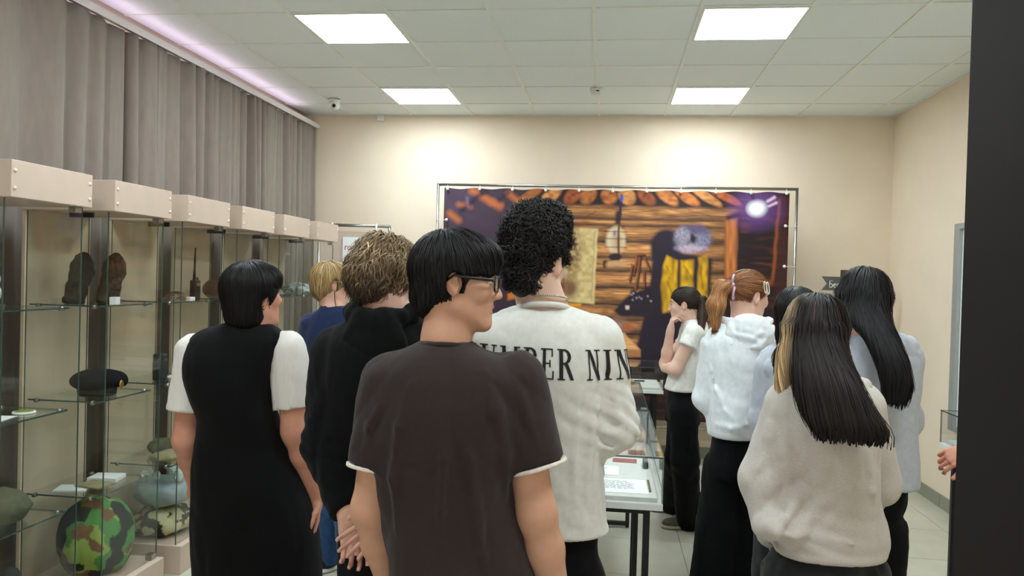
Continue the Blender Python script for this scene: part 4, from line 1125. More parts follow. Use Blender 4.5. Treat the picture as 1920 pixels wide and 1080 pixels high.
    def shoes(s, A, dirs, upper, sole, sz=.26):
        for a, d in zip(A, dirs):
            a = np.array([a[0], a[1], 0.0]); d = np.array([d[0], d[1], 0.0]); d /= np.linalg.norm(d); sd = np.array([d[1], -d[0], 0])
            Rm = np.stack([sd, d, [0, 0, 1.]], 1)
            def build(a=a, d=d, Rm=Rm):
                P = [ell(a+d*.02+(0, 0, .045), (.042, .075, .045), Rm), ell(a+d*.10+(0, 0, .035), (.046, .085, .035), Rm), cone(a-d*.03+(0, 0, .05), a-d*.03+(0, 0, .10), .043, .043)]
                v = Vol(np.min([q[1] for q in P], 0)-.03, np.max([q[2] for q in P], 0)+.03, .0105)
                for q in P: v.op(q, .02)
                v.op(half((0, 0, -1), (0, 0, .022)), .004, 'int')
                V, F = v.mesh(); o = put('shoe', V, F, upper, s.obj, smooth=True)
                P = [ell(a+d*.0+(0, 0, .015), (.046, .085, .03), Rm), ell(a+d*.10+(0, 0, .015), (.050, .092, .03), Rm)]
                v = Vol(np.min([q[1] for q in P], 0)-.03, np.max([q[2] for q in P], 0)+.03, .0105)
                for q in P: v.op(q, .02)
                v.op(half((0, 0, -1), (0, 0, .001)), .003, 'int'); v.op(half((0, 0, 1), (0, 0, .026)), .003, 'int')
                V, F = v.mesh(); put('sole', V, F, sole, o, smooth=True)
            s.later(build)
    # ---- hair
    def hair(s, rgb, th=.016, plane=((.66, -.75), (-.08, -.075)), extra=None, cuts=None, flow=None, n=2600, length=(.05, .10), width=.0024,
             offs=(-.003, .004), seg=12, curl=None, lump=0.0, lumps=30, lo=(-.14, -.17, -.16), hi=(.14, .16, .19), h=.0065, ear=True, tips=(), var=.35, rgb2=None, mask2=None,
             name='hair', grow_out=0.0, shell=True, stop=None, kplane=.01, gloss=None):
        c1 = np.array(lin(rgb))
        v = Vol(lo, hi, h)
        v.op(ell((0, -.012, .035), np.array((.075, .097, .085))+th), .01, pad=.06)
        if lump: v.warp(lambda x, y, z: lump*(vnoise(x*lumps, y*lumps, z*lumps)-.5)*2, .05)
        if plane is not None:
            nn, pp = plane; v.op(half((0, nn[0], nn[1]), (0, pp[0], pp[1])), kplane, 'int')
        if extra:
            for q in extra: v.op(q[0], q[1] if len(q) > 1 else .02, q[2] if len(q) > 2 else 'add', pad=.05)
        earz = [(sx*.088, -.004, -.010) for sx in (-1, 1)] if ear is True else ([(ear*.088, -.004, -.010)] if ear else [])
        for q in earz: v.op(ell(q, (.030, .023, .036)), .008, 'sub')
        if cuts:
            for q in cuts: v.op(q[0], q[1] if len(q) > 1 else .008, q[2] if len(q) > 2 else 'sub')
        V, F = v.mesh()
        def colour(Q, f):
            c = np.tile(c1, (len(Q), 1))
            if rgb2 is not None:
                w = np.clip(mask2(Q), 0, 1)[:, None]; c = c*(1-w)+np.array(lin(rgb2))*w
            return c*f[:, None]
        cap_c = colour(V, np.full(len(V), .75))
        # strands
        i = rng.integers(0, len(V), n); root = V[i]+rng.normal(0, .002, (n, 3))
        off = rng.uniform(offs[0], offs[1], n); L = rng.uniform(length[0], length[1], n); ds = L/seg
        P = root.copy(); path = [P.copy()]; nrm = v.grad(P); norms = [nrm]; alive = np.ones(n, bool); alive_h = [alive.copy()]
        for k in range(seg):
            D = flow(P, k/seg, root); D = D/(np.linalg.norm(D, axis=1, keepdims=True)+1e-9)
            g = v.grad(P); sd = v.sample(P); ok = np.abs(sd) < .035
            nrm = np.where(ok[:, None], g, nrm)
            Dt = D-nrm*(np.minimum((D*nrm).sum(1), .0)*1.0)[:, None] if grow_out else D-nrm*((D*nrm).sum(1)*ok)[:, None]
            Dt = Dt/(np.linalg.norm(Dt, axis=1, keepdims=True)+1e-9)
            tgt = off+grow_out*(k+1)/seg
            corr = -nrm*(np.where(ok, np.clip(sd-tgt, -.012, .012), 0)*.6)[:, None]; corr = corr-D*(corr*D).sum(1, keepdims=True)
            P2 = P+Dt*ds[:, None]+corr
            for q in earz:
                e = np.sqrt((((P2-q)/(.031, .027, .040))**2).sum(1)); alive &= e > 1
            if stop is not None: alive &= ~stop(P2)
            if k == 0 and stop is not None: alive &= ~stop(P)
            P = np.where(alive[:, None], P2, P); path.append(P.copy()); norms.append(nrm)
        path = np.stack(path, 1); norms = np.stack(norms, 1)              # n, seg+1, 3
        tan = np.gradient(path, axis=1); tan /= np.linalg.norm(tan, axis=2, keepdims=True)+1e-9
        side = np.cross(tan, norms); side /= np.linalg.norm(side, axis=2, keepdims=True)+1e-9
        if curl:
            cr, cf = curl; ph = rng.uniform(0, 6.28, (n, 1))+np.linspace(0, 1, seg+1)[None]*cf*rng.uniform(.7, 1.3, (n, 1))*rng.choice([-1, 1], (n, 1))
            amp = cr*rng.uniform(.5, 1.2, (n, 1))*np.linspace(.25, 1, seg+1)[None]
            path = path+side*(np.cos(ph)*amp)[..., None]+norms*((np.sin(ph)*.9+.4)*amp)[..., None]
            tan = np.gradient(path, axis=1); tan /= np.linalg.norm(tan, axis=2, keepdims=True)+1e-9
            side = np.cross(tan, norms); side /= np.linalg.norm(side, axis=2, keepdims=True)+1e-9
        w = width*rng.uniform(.6, 1.3, (n, 1))*np.linspace(1, 0, seg+1)[None]**.45
        A = path-side*w[..., None]; B = path+side*w[..., None]; mid = path+norms*(w*.5)[..., None]
        SV = np.stack([A, mid, B], 2).reshape(-1, 3); m3 = 3*(seg+1)
        st = (np.arange(n)*m3)[:, None]; kk = np.arange(seg)[None]*3
        f1 = np.stack([st+kk, st+kk+1, st+kk+4, st+kk+3], -1).reshape(-1, 4); f2 = np.stack([st+kk+1, st+kk+2, st+kk+5, st+kk+4], -1).reshape(-1, 4)
        br = np.exp(rng.normal(0, var, n)); bv = np.repeat(br, m3)
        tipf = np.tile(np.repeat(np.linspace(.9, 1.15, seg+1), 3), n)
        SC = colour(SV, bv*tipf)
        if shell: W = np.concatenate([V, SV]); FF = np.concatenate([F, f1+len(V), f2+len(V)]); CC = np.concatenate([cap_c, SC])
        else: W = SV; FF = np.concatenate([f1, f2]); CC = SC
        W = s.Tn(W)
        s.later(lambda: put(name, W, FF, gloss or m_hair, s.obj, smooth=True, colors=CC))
        return v
RR = lambda P: np.random.default_rng(3).random(len(P))
def radial(crown, g=.6):
    crown = np.array(crown)
    def f(P, t, root): D = P-crown; D = D/(np.linalg.norm(D, axis=1, keepdims=True)+1e-6); return D+np.array([0, 0, -g])
    return f
def scatter(amt=1.0, up=0.3):
    dirs = {}
    def f(P, t, root):
        if 'd' not in dirs: dirs['d'] = rng.normal(0, amt, P.shape)+[0, 0, up]
        c = P-np.array([0, -.012, .03]); return dirs['d']+c/(np.linalg.norm(c, axis=1, keepdims=True)+1e-6)*.4
    return f
def fold_line(s, pts, rad=.016, sink=None): return ([s.p(*q) for q in pts], rad, rad*.30 if sink is None else sink)
def std_legs(f, hip_l, hip_r, kn_l, kn_r, an_l, an_r, r=(.08, .055, .04)):
    out = []
    for h_, k_, a_ in ((hip_l, kn_l, an_l), (hip_r, kn_r, an_r)):
        out += [(h_, k_, r[0], r[1]), (k_, a_, r[1], r[2])]
    return out
def trousers(s, hips, hip_z, legs, material, rad, waist_rows=None, fold=.006, label=None, name='trousers', h=.012):
    """legs: list of (hip, knee, hem) points; rad: (hip, knee, hem)"""
    prims = []
    for a, b, c in legs: prims += s.limb([a, b, c], rad)
    prims.append(hips)
    return s.cloth(name, prims, material, h=h, fold=fold, fs=(16, 16, 5), fold2=.003, fs2=(24, 24, 16), k=.025, label=label, hem=max(q[2][2] for q in legs))
def stand_legs(s, cx, cy, hipw=.085, hz=.86, spread=.10, fwd=(0, 0)):
    """hip, knee, hem points of a figure standing upright at (cx, cy)"""
    out = []
    for sg, df in ((-1, fwd[0]), (1, fwd[1])):
        h_ = np.array([cx, cy, hz])+RGT0*sg*hipw; a_ = np.array([cx, cy, .03])+RGT0*sg*spread+FWD0*df
        k_ = (h_+a_)/2+FWD0*.015; k_[2] = .46
        out.append((h_, k_, a_))
    return out
def hood(s, O, yaw, w, drop, thick, material, back=.13, up=.03, droop=.09, h=.007, openw=.6):
    """hood lying on the back: O = nape point; yaw = facing of the torso"""
    fr = np.array([math.sin(yaw), math.cos(yaw), 0]); rg = np.array([fr[1], -fr[0], 0]); P = []
    pts = []
    for i in range(13):
        a = math.pi*(-.12+1.24*i/12)                    # from the right front round the back to the left front
        q = O+rg*math.cos(a)*w-fr*(math.sin(a)*back-.03)+np.array([0, 0, up-drop*max(0, math.sin(a))**1.3])
        pts.append((q, thick*(.75+.55*max(0, math.sin(a)))))
    for (a, ra), (b, rb) in zip(pts[:-1], pts[1:]): P.append((cone(a, b, ra, rb), .012))
    bk = O-fr*(back*.80)+np.array([0, 0, -drop-droop*.45])
    P.append((ell(bk, (w*.98, .045, droop), np.stack([rg, fr, [0, 0, 1.]], 1)), .03))
    P.append((ell(O-fr*back*.35+np.array([0, 0, -drop*.6-.03]), (w*.85, back*.7, .05), np.stack([rg, fr, [0, 0, 1.]], 1)), .02))
    return P
# ------------------------------------------------------------------ materials for clothes
f_black = fabric('black_dress_cloth', (12, 12, 13), .85, sheen=.03)
f_blackh = fabric('black_hoodie_cloth', (11, 12, 13), .92, sheen=.04)
f_pants = fabric('black_trouser_cloth', (11, 11, 13), .9, sheen=.03)
f_brown = fabric('dark_brown_jersey', (54, 44, 42), .92, sheen=.1)
f_white = fabric('white_jersey', (226, 224, 216), .92, sheen=.1)
f_ribbed = fabric('white_ribbed_knit', (232, 226, 220), .9, noise=.05, bump=.5, bscale=60, stretch=(6, 6, .25))
f_cream = fabric('off_white_trim', (236, 224, 212), .9)
f_navy = fabric('navy_jacket_cloth', (26, 40, 74), .85, sheen=.2)
f_denim = fabric('blue_denim', (44, 78, 122), .9, noise=.2, bump=.3, nscale=40)
f_denimd = fabric('black_denim', (34, 35, 37), .9, noise=.25, bump=.3, nscale=40)
f_palehood = fabric('pale_white_fleece', (236, 241, 244), .95, sheen=.2)
f_greyhood = fabric('heather_grey_fleece', (204, 196, 188), .95, noise=.10, nscale=120, sheen=.2, stretch=(1, 1, 6))
f_bluegrey = fabric('blue_grey_fleece', (186, 192, 202), .95, noise=.06, sheen=.2)
f_sole = mat('pale_rubber_sole', (176, 164, 136), .7, noise=.08, nscale=40)
f_shoe = fabric('grey_mesh_shoe', (92, 86, 76), .9, noise=.2)
f_shoeb = fabric('black_shoe', (20, 20, 21), .6, noise=.1)
m_ink = mat('black_print', (24, 23, 22), .8, noise=.1, nscale=50)
m_lens = glass_mat('spectacle_lens', (.92, .93, .94), 1.0)
m_silver = mat('silver_chain', (200, 192, 176), .25, metal=1, noise=.1, nscale=80)
m_pink = mat('pink_plastic', (206, 172, 192), .3, noise=.05, nscale=30)
m_pearl = mat('cream_enamel', (226, 216, 190), .25, noise=.05, nscale=30)
EAR = True
def spectacles(s, thin=False):
    mt = m_chrome if thin else m_black
    r = .0012 if thin else .0027
    def mk():
        rims = []
        for sx in (-1, 1):
            c = np.array([sx*.034, .103, .004]); q = []
            for i in range(25):
                a = 2*math.pi*i/24; ca, sa = math.cos(a), math.sin(a)
                u_ = .026*math.copysign(abs(ca)**.7, ca); w_ = .0195*math.copysign(abs(sa)**.7, sa)
                q.append(s.T(c+(u_, -.22*abs(c[0]+u_)+.006, w_)))
            rims.append(q)
        mb = MB().tube([s.T((-.010, .104, .010)), s.T((0, .109, .012)), s.T((.010, .104, .010))], r, 8)
        for q in rims: mb.tube(q, r*s.sc, 8, False)
        g = mb.put('spectacles', mt, s.obj, smooth=True)
        for q in rims: MB().add(q[:-1], [tuple(range(24))]).put('lens', m_lens, g)
        for sx in (-1, 1):
            MB().tube([s.T((sx*.061, .094, .012)), s.T((sx*.074, .086, .013)), s.T((sx*.094, .03, .014)), s.T((sx*.090, -.006, .018)), s.T((sx*.080, -.026, .002))], [r*1.3, r*1.4, r*1.4, r*1.2, r], 8).put('temple_arm', mt, g, smooth=True)
    s.later(mk)
def torso_of(R, s, shrink=.82):
    return s.rows([(y, (xl+xr)/2-(xr-xl)/2*shrink, (xl+xr)/2+(xr-xl)/2*shrink, b*shrink, fs) for (y, xl, xr, b, fs) in R])

# ================================================================== boy in the brown T-shirt (nearest)
s = Fig(1.83, 'boy in dark brown T-shirt and glasses turning his head right', (0, 0), (208, 158, 130), .0045)
s.brow = (34, 26, 22)
hip = s.p(868, 1160); s.base = np.array([hip[0], hip[1], 0])
s.head(858, 531, 92, pitch=-3, roll=-2, sc=.905)
nb = s.p(836, 640, .0); s.build_head(nb, .046)
R = [(634, 796, 880, .055, 0), (648, 770, 902, .078, -.005), (664, 738, 938, .095, -.008), (690, 708, 972, .112, -.01), (740, 696, 982, .125, -.012), (820, 694, 974, .128, -.008), (900, 700, 962, .125, 0), (990, 714, 978, .122, .0), (1080, 729, 1000, .125, 0), (1230, 738, 1008, .13, 0)]
shL, shR = s.p(730, 715), s.p(964, 715)
slL, slR = s.p(698, 874, -.02), s.p(1008, 872, -.02)
elL, elR = s.p(694, 955, -.01), s.p(1006, 962, -.01)
wrL, wrR = s.p(742, 1130, .13), s.p(1050, 1150, .04)
s.arm(shL, elL, wrL, (.05, .042, .040, .028), dict(dir=wrL-elL+np.array([0, .1, -.1]), palm=RGT0, curl=(.4, .5, .4)), 1, .0062)
s.arm(shR, elR, wrR, (.05, .045, .043, .029), dict(dir=wrR-elR, palm=-RGT0, curl=(.3, .4, .3)), -1, .0062)
L = stand_legs(s, s.base[0], s.base[1], hz=.84)
s.core(torso_of(R, s), std_legs(s, L[0][0], L[1][0], L[0][1], L[1][1], L[0][2], L[1][2]))
s.cloth('t_shirt', [(s.rows(R), .01)]+[(q, .03) for q in s.limb([shL, slL], [.070, .060])+s.limb([shR, slR], [.074, .070])], f_brown, hem=s.p((R[-1][1]+R[-1][2])/2, R[-1][0])[2], h=.006, fold=.0042, fs=(11, 11, 1.5), fold2=.0012,
        creases=[(s.p(940, 760), .12, .006, (30, 0, 22), 1.6), (s.p(720, 760), .12, .005, (30, 0, -22), 1.6)],
        ridges=[fold_line(s, [(770, 720), (748, 800), (738, 900), (742, 1000)], .013), fold_line(s, [(905, 700), (930, 770), (945, 850), (950, 930)], .014), fold_line(s, [(835, 760), (832, 860), (826, 960), (828, 1050)], .010), fold_line(s, [(880, 850), (890, 940), (905, 1040), (915, 1100)], .011), fold_line(s, [(975, 735), (990, 790), (1010, 840)], .010), fold_line(s, [(712, 760), (694, 800), (684, 840)], .009)])
for a, b, r in ((shL, slL, .0605), (shR, slR, .0705)):
    d = (b-a)/np.linalg.norm(b-a); s.cloth('sleeve_trim', [(cone(b-d*.002, b+d*.007, r, r, True, True), .002)], f_cream, h=.0035, fold=0, fold2=0, label='white piping on the sleeve hem')
trousers(s, s.rows([(1215, 745, 1000, .115, 0), (1330, 745, 1000, .12, 0)]), .84, L, f_pants, (.095, .085, .085))
s.shoes([L[0][2], L[1][2]], [FWD0, FWD0], f_shoeb, f_sole)
for col_y in (638,):
    q = [nb+np.array([0, 0, -.016])-FWD0*.004+RGT0*.066*math.cos(a)+FWD0*.064*math.sin(a)+np.array([0, 0, -.014*math.sin(a)]) for a in np.linspace(0, 2*math.pi, 33)]
    s.later(lambda q=q: MB().tube(q, .0065, 8, False).put('collar', f_brown, s.obj, smooth=True))
spectacles(s)
s.hair((20, 17, 16), th=.022, plane=((.62, -.78), (-.075, -.100)), extra=[(ell((0, .045, .075), (.072, .062, .042)), .02), (ell((0, -.075, -.035), (.055, .045, .055)), .02)],
       cuts=[(ell((0, .128, -.040), (.13, .094, .075)), .008), (ell((.09, .070, -.014), (.06, .050, .042)), .008), (ell((-.09, .070, -.014), (.06, .050, .042)), .008)], flow=radial((0, -.045, .12), .55), n=4800, length=(.035, .075), width=.0021, offs=(-.002, .005), seg=7, var=.5,
       stop=lambda P: ((P[:, 1] > .050) & (P[:, 2] < .036-.026*RR(P))) | ((P[:, 1] > .024) & (P[:, 2] < .022-.008*RR(P))) | ((P[:, 1] > .012) & (P[:, 2] < -.010-.018*RR(P))) | (P[:, 2] < -.092-.036*RR(P)) | ((P[:, 1] > -.03) & (P[:, 2] < -.048-.02*RR(P))))
fig_boy = s; s.finish()

# ================================================================== tall curly boy, white shirt
s = Fig(2.206, 'tall boy with dark curly hair in white lettered long-sleeved shirt', (0, 0), (222, 184, 162), .0045)
hip = s.p(1035, 1100); s.base = np.array([hip[0], hip[1], 0])
s.head(1006, 492, 30, pitch=-8, sc=.95, roll=2)
nb = s.p(1018, 580, .0); s.build_head(nb, .057)
R = [(570, 974, 1062, .058, 0), (580, 945, 1090, .08, 0), (596, 918, 1117, .10, -.005), (625, 900, 1136, .12, -.01), (680, 898, 1146, .135, -.012), (760, 903, 1140, .135, -.005), (850, 905, 1132, .13, 0), (930, 908, 1136, .125, 0), (992, 912, 1142, .125, 0)]
shL, shR = s.p(915, 640), s.p(1120, 640)
elL, elR = s.p(912, 830, .05), s.p(1153, 805, .0)
wrL, wrR = s.p(960, 850, .28), s.p(1090, 812, .26)
s.arm(shL, elL, wrL, hand=dict(dir=FWD0+RGT0*.6, palm=(0, 0, -1)), side=1, h=.008); s.arm(shR, elR, wrR, hand=dict(dir=FWD0-RGT0*.7, palm=(0, 0, -1)), side=-1, h=.008)
L = stand_legs(s, s.base[0], s.base[1], hz=.76, hipw=.075)
s.core(torso_of(R, s), std_legs(s, L[0][0], L[1][0], L[0][1], L[1][1], L[0][2], L[1][2]))
keepv = []
s.cloth('long_sleeved_shirt', [(s.rows(R), .01)]+[(q, .03) for q in s.limb([shL, elL, wrL], [.070, .058, .042])+s.limb([shR, elR, wrR], [.074, .062, .044])], f_white, hem=s.p((R[-1][1]+R[-1][2])/2, R[-1][0])[2], h=.0065, fold=.0042, fs=(10, 10, 2.2), fold2=.0022,
        creases=[(s.p(1130, 760), .14, .007, (24, 0, 30), 1.5), (elR, .12, .008, (10, 20, 40), 1.7), (s.p(1080, 960), .13, .006, (26, 0, 14), 1.5)], keep=keepv,
        ridges=[fold_line(s, [(1128, 735), (1112, 800), (1104, 870), (1100, 930)], .012), fold_line(s, [(1085, 780), (1075, 860), (1078, 940)], .010), fold_line(s, [(1150, 740), (1158, 780), (1160, 820)], .010), fold_line(s, [(1172, 800), (1150, 815), (1125, 812)], .010), fold_line(s, [(1165, 835), (1145, 842), (1122, 836)], .009)])
q = [nb+np.array([0, 0, .004])-FWD0*.016+RGT0*.070*math.cos(a)+FWD0*.068*math.sin(a)+np.array([0, 0, -.014*math.sin(a)]) for a in np.linspace(0, 2*math.pi, 33)]
s.later(lambda q=q: MB().tube(q, .008, 8, False).put('collar', f_white, s.obj, smooth=True))
def chain(s=s, nb=nb):
    mb = MB()
    for a in np.linspace(0, 2*math.pi, 80, False):
        mb.ball(nb+np.array([0, 0, .030])-FWD0*.014+RGT0*.0685*math.cos(a)+FWD0*.0665*math.sin(a)+np.array([0, 0, -.012*math.sin(a)]), .0036, 6, 4)
    mb.put('necklace', m_silver, s.obj, smooth=True)
s.later(chain)
trousers(s, s.rows([(970, 932, 1122, .095, 0), (1120, 924, 1130, .115, 0)]), .88, L, f_pants, (.085, .08, .09))
s.shoes([L[0][2], L[1][2]], [FWD0, FWD0], f_shoeb, f_sole)
s.hair((24, 20, 18), th=.013, plane=((.60, -.80), (-.08, -.118)), extra=[(ell((0, -.005, .122), (.084, .088, .056)), .03), (ell((0, -.04, .075), (.088, .082, .062)), .03), (ell((0, -.068, -.045), (.050, .042, .07)), .03)],
       cuts=[(ell((0, .135, -.01), (.12, .062, .085)), .01), (ell((.085, .03, -.075), (.06, .085, .068)), .012), (ell((-.085, .03, -.075), (.06, .085, .068)), .012)], flow=scatter(1.0, .3), n=4600, length=(.03, .05), width=.0026, offs=(-.002, .012), seg=9, curl=(.0105, 7.5), lump=.013, lumps=25, var=.5, hi=(.17, .17, .25),
       stop=lambda P: (P[:, 2] < -.10) | ((P[:, 1] > .02) & (P[:, 2] < .005)) | ((P[:, 1] > -.05) & (P[:, 2] < -.03)))
# lettering across the back: serif letters built of small cells, laid on the cloth
def serif_mask(ch, n=46):
    """boolean mask rows top to bottom of one serif capital, aspect taken from its width"""
    W = {'N': .86, 'U': .84, 'M': 1.0, 'B': .70, 'E': .68, 'R': .76, 'I': .40, ' ': .30}[ch]
    nx = int(n*W); X, Y = np.meshgrid((np.arange(nx)+.5)/nx*W, 1-(np.arange(n)+.5)/n)
    m = np.zeros(X.shape, bool)
    R_ = lambda x0, x1, y0, y1: (X >= x0) & (X <= x1) & (Y >= y0) & (Y <= y1)
    tk, tn, sf = .17, .065, .05
    if ch == 'N':
        m |= R_(.13, .13+tn, 0, 1) | R_(W-.13-tn, W-.13, 0, 1) | R_(0, .30, 1-sf, 1) | R_(W-.30, W, 1-sf, 1) | R_(.02, .32, 0, sf)
        d = (X-.10)-(W-.33)*(1-Y); m |= (d > 0) & (d < tk*1.15) & (X < W-.12)
    if ch == 'M':
        m |= R_(.12, .12+tn, 0, 1) | R_(W-.12-tk, W-.12, 0, 1) | R_(0, .28, 1-sf, 1) | R_(W-.30, W, 1-sf, 1) | R_(.0, .29, 0, sf) | R_(W-.37, W, 0, sf)
        c = W*.48; d = (X-.09)-(c-.14)*(1-Y); m |= (d > 0) & (d < tk); d = (X-(c-.03))-(W-.20-c)*Y; m |= (d > 0) & (d < tn*1.1)
    if ch == 'U':
        m |= R_(.10, .10+tk, .28, 1) | R_(W-.17, W-.17+tn, .28, 1) | R_(0, .37, 1-sf, 1) | R_(W-.29, W, 1-sf, 1)
        q = np.hypot((X-(W*.5-.03))/(.5*W-.07), (Y-.30)/.30); qi = np.hypot((X-(W*.5+.0))/(.5*W-.20), (Y-.31)/.235); m |= (q < 1) & (qi > 1) & (Y < .31)
    if ch == 'I': m |= R_(.12, .12+tk, 0, 1) | R_(0, W, 1-sf, 1) | R_(0, W, 0, sf)
    if ch == 'E':
        m |= R_(.10, .10+tk, 0, 1) | R_(0, W-.06, 1-sf, 1) | R_(0, W-.02, 0, sf) | R_(.2, .48, .49, .545) | R_(.44, .50, .40, .64) | R_(W-.13, W-.06, .74, 1) | R_(W-.09, W-.02, 0, .28)
    if ch in 'BR':
        m |= R_(.10, .10+tk, 0, 1) | R_(0, .36, 1-sf, 1) | R_(0, .36, 0, sf)
        q = np.hypot((X-.32)/(.33), (Y-.755)/.245); qi = np.hypot((X-.30)/(.19), (Y-.755)/.19); m |= (q < 1) & (qi > 1) & (X > .25)
        m |= R_(.25, .34, .51, .56)
        if ch == 'B': q = np.hypot((X-.33)/(.37), (Y-.27)/.27); qi = np.hypot((X-.30)/(.215), (Y-.27)/.215); m |= (q < 1) & (qi > 1) & (X > .25)
        else:
            d = (X-.33)-.27*(1-Y/.52); m |= (d > 0) & (d < tk) & (Y < .52); m |= R_(W-.14, W, 0, sf)
    return m, W
def letters(s, vol, word, x_left, y_top, hgt, span, tilt=0.0):
    """x_left/y_top: where the word starts; laid on by walking from behind towards the cloth"""
    top = s.p(x_left, y_top); cell = hgt/46; cells = []; pos = 0.0
    for ch in word:
        m, W = serif_mask(ch); wM = W*hgt*span
        if ch != ' ':
            rr, cc = np.nonzero(m); nx = m.shape[1]
            cells.append(np.stack([pos+cc/nx*wM, -rr*cell, np.full(len(rr), wM/nx)], 1))
        pos += wM+.012*hgt/.1
    cells = np.concatenate(cells)
    key = {}; V = []; F = []
    def vid(u, z):
        k = (round(u*1e5), round(z*1e5))
        if k not in key: key[k] = len(V); V.append((u, z))
        return key[k]
    for u, z, w in cells: F.append((vid(u, z-cell), vid(u+w, z-cell), vid(u+w, z), vid(u, z)))
    UV = np.array(V)
    C0 = s.p(1020, 700); Rr = s.px(122)
    th = (top-C0)@RGT0/Rr; th0 = math.asin(max(-.99, min(.99, th)))
    ang = th0+UV[:, 0]/Rr*1.0
    D = np.sin(ang)[:, None]*RGT0-np.cos(ang)[:, None]*FWD0*.85
    D /= np.linalg.norm(D, axis=1, keepdims=True)
    O = np.array([C0[0], C0[1], 0])+np.array([0, 0, 1.])*(top[2]+UV[:, 1]+tilt*UV[:, 0])[:, None]
    t_ = np.full(len(UV), .32)
    for _ in range(60):
        sd = vol.sample(O+D*t_[:, None]); t_ = t_-np.clip(sd-.0022, -.01, .02)*.8
    P = O+D*t_[:, None]
    o = put('back_lettering', P, np.array(F), m_ink, s.obj); o['label'] = 'black serif capitals printed across the back'
s.later(lambda s=s, v=keepv[0]: letters(s, v, 'NUMBER NINE', 899, 638, .082, .74, -.02))
fig_tall = s; s.finish()

# ================================================================== boy in black hoodie
s = Fig(2.264, 'boy with wavy fair hair in black hoodie, hands behind his back', (0, 0), (222, 176, 156), .0045)
hip = s.p(742, 1100); s.base = np.array([hip[0], hip[1], 0])
s.head(718, 527, 42, pitch=-12, sc=.93)
nb = s.p(728, 608, .0); s.build_head(nb, .055)
R = [(590, 670, 790, .07, 0), (605, 640, 808, .09, 0), (630, 618, 815, .115, -.01), (680, 605, 822, .135, -.015), (770, 602, 820, .14, -.01), (880, 622, 818, .138, 0), (990, 646, 815, .135, 0), (1015, 652, 812, .13, 0)]
shL, shR = s.p(635, 665), s.p(800, 665)
elL, elR = s.p(613, 835, -.03), s.p(790, 835, -.05)
wrL, wrR = s.p(652, 962, -.16), s.p(735, 962, -.17)
s.arm(shL, elL, wrL, (.05, .042, .038, .028), dict(dir=s.p(672, 1050, -.18)-s.p(652, 962, -.16), palm=-FWD0, curl=(.35, .5, .4), spread=.10, size=.92, thumb=(.7, .6, .4)), -1, .0048)
s.arm(shR, elR, wrR, (.05, .042, .038, .028), dict(dir=s.p(662, 1018, -.21)-s.p(735, 962, -.17), palm=-FWD0, curl=(.10, .25, .25), spread=.12, size=.92), 1, .0048)
L = stand_legs(s, s.base[0], s.base[1], hz=.86)
s.core(torso_of(R, s), std_legs(s, L[0][0], L[1][0], L[0][1], L[1][1], L[0][2], L[1][2]))
s.cloth('hoodie', [(s.rows(R), .01)]+[(q, .03) for q in s.limb([shL, elL, wrL], [.082, .070, .048])+s.limb([shR, elR, wrR], [.075, .062, .046])], f_blackh, hem=s.p((R[-1][1]+R[-1][2])/2, R[-1][0])[2], h=.008, fold=.005, fs=(12, 12, 3), fold2=.002, creases=[(elL, .14, .008, (10, 10, 40), 1.6)])
s.cloth('hood', hood(s, s.p(722, 600), YAW+.15, .105, .03, .026, f_blackh, back=.125, up=.035, droop=.085), f_blackh, h=.006, fold=.004, fold2=.004, k=.012)
trousers(s, s.rows([(1000, 664, 800, .10, 0), (1120, 660, 805, .12, 0)]), .86, L, f_pants, (.085, .08, .085))
s.shoes([L[0][2], L[1][2]], [FWD0, FWD0], f_shoeb, f_sole)
s.hair((134, 112, 84), th=.010, plane=((.60, -.80), (-.08, -.085)), extra=[(ell((0, .0, .088), (.074, .088, .042)), .03), (ell((0, -.065, .0), (.068, .045, .072)), .03)],
       cuts=[(ell((0, .14, -.02), (.12, .07, .085)), .01)], flow=radial((.01, .0, .14), .5), n=3600, length=(.05, .085), width=.0027, offs=(-.001, .014), seg=10, curl=(.0105, 6.5), lump=.012, lumps=24, var=.45, hi=(.16, .17, .21), ear=False,
       rgb2=(70, 54, 40), mask2=lambda Q: np.clip(.5-Q[:, 2]*9, 0, 1))
s.finish()

# ================================================================== woman in the black dress
s = Fig(2.737, 'woman with black bob in sleeveless black dress over white blouse', (0, 0), (206, 146, 122), .0048)
hip = s.p(478, 1100); s.base = np.array([hip[0], hip[1], 0])
s.brow = (40, 28, 24)
s.head(476, 556, 62, pitch=4, sc=.905, fem=True)
nb = s.p(468, 618, .0); s.build_head(nb, .053)
R = [(603, 432, 502, .055, 0), (612, 400, 524, .075, -.005), (626, 372, 538, .095, -.01), (655, 354, 530, .115, -.015), (700, 350, 514, .128, -.02), (745, 362, 512, .13, -.015), (785, 374, 524, .128, -.01), (830, 366, 537, .13, 0), (900, 359, 566, .145, 0), (985, 358, 594, .155, 0), (1080, 361, 603, .155, 0), (1230, 372, 598, .15, 0), (1290, 376, 594, .148, 0)]
shL, shR = s.p(362, 660), s.p(538, 655)
slL, slR = s.p(352, 770, -.01), s.p(552, 764, -.0)
elL, elR = s.p(350, 825, .0), s.p(556, 808, -.01)
wrL, wrR = s.p(372, 925, .14), s.p(592, 938, .05)
s.arm(shL, elL, wrL, (.046, .046, .040, .027), dict(dir=FWD0+RGT0*.6+np.array([0, 0, -.4]), palm=(0, 0, -1)), 1, .007)
s.arm(shR, elR, wrR, (.048, .050, .042, .025), dict(dir=s.p(592, 1000, -.01)-s.p(594, 930, .03), palm=-RGT0*.9-FWD0*.6, curl=(.35, .45, .35), spread=.08, size=.86, thumb=(.85, .3, .4)), -1, .0048)
L = stand_legs(s, s.base[0], s.base[1], hz=.80)
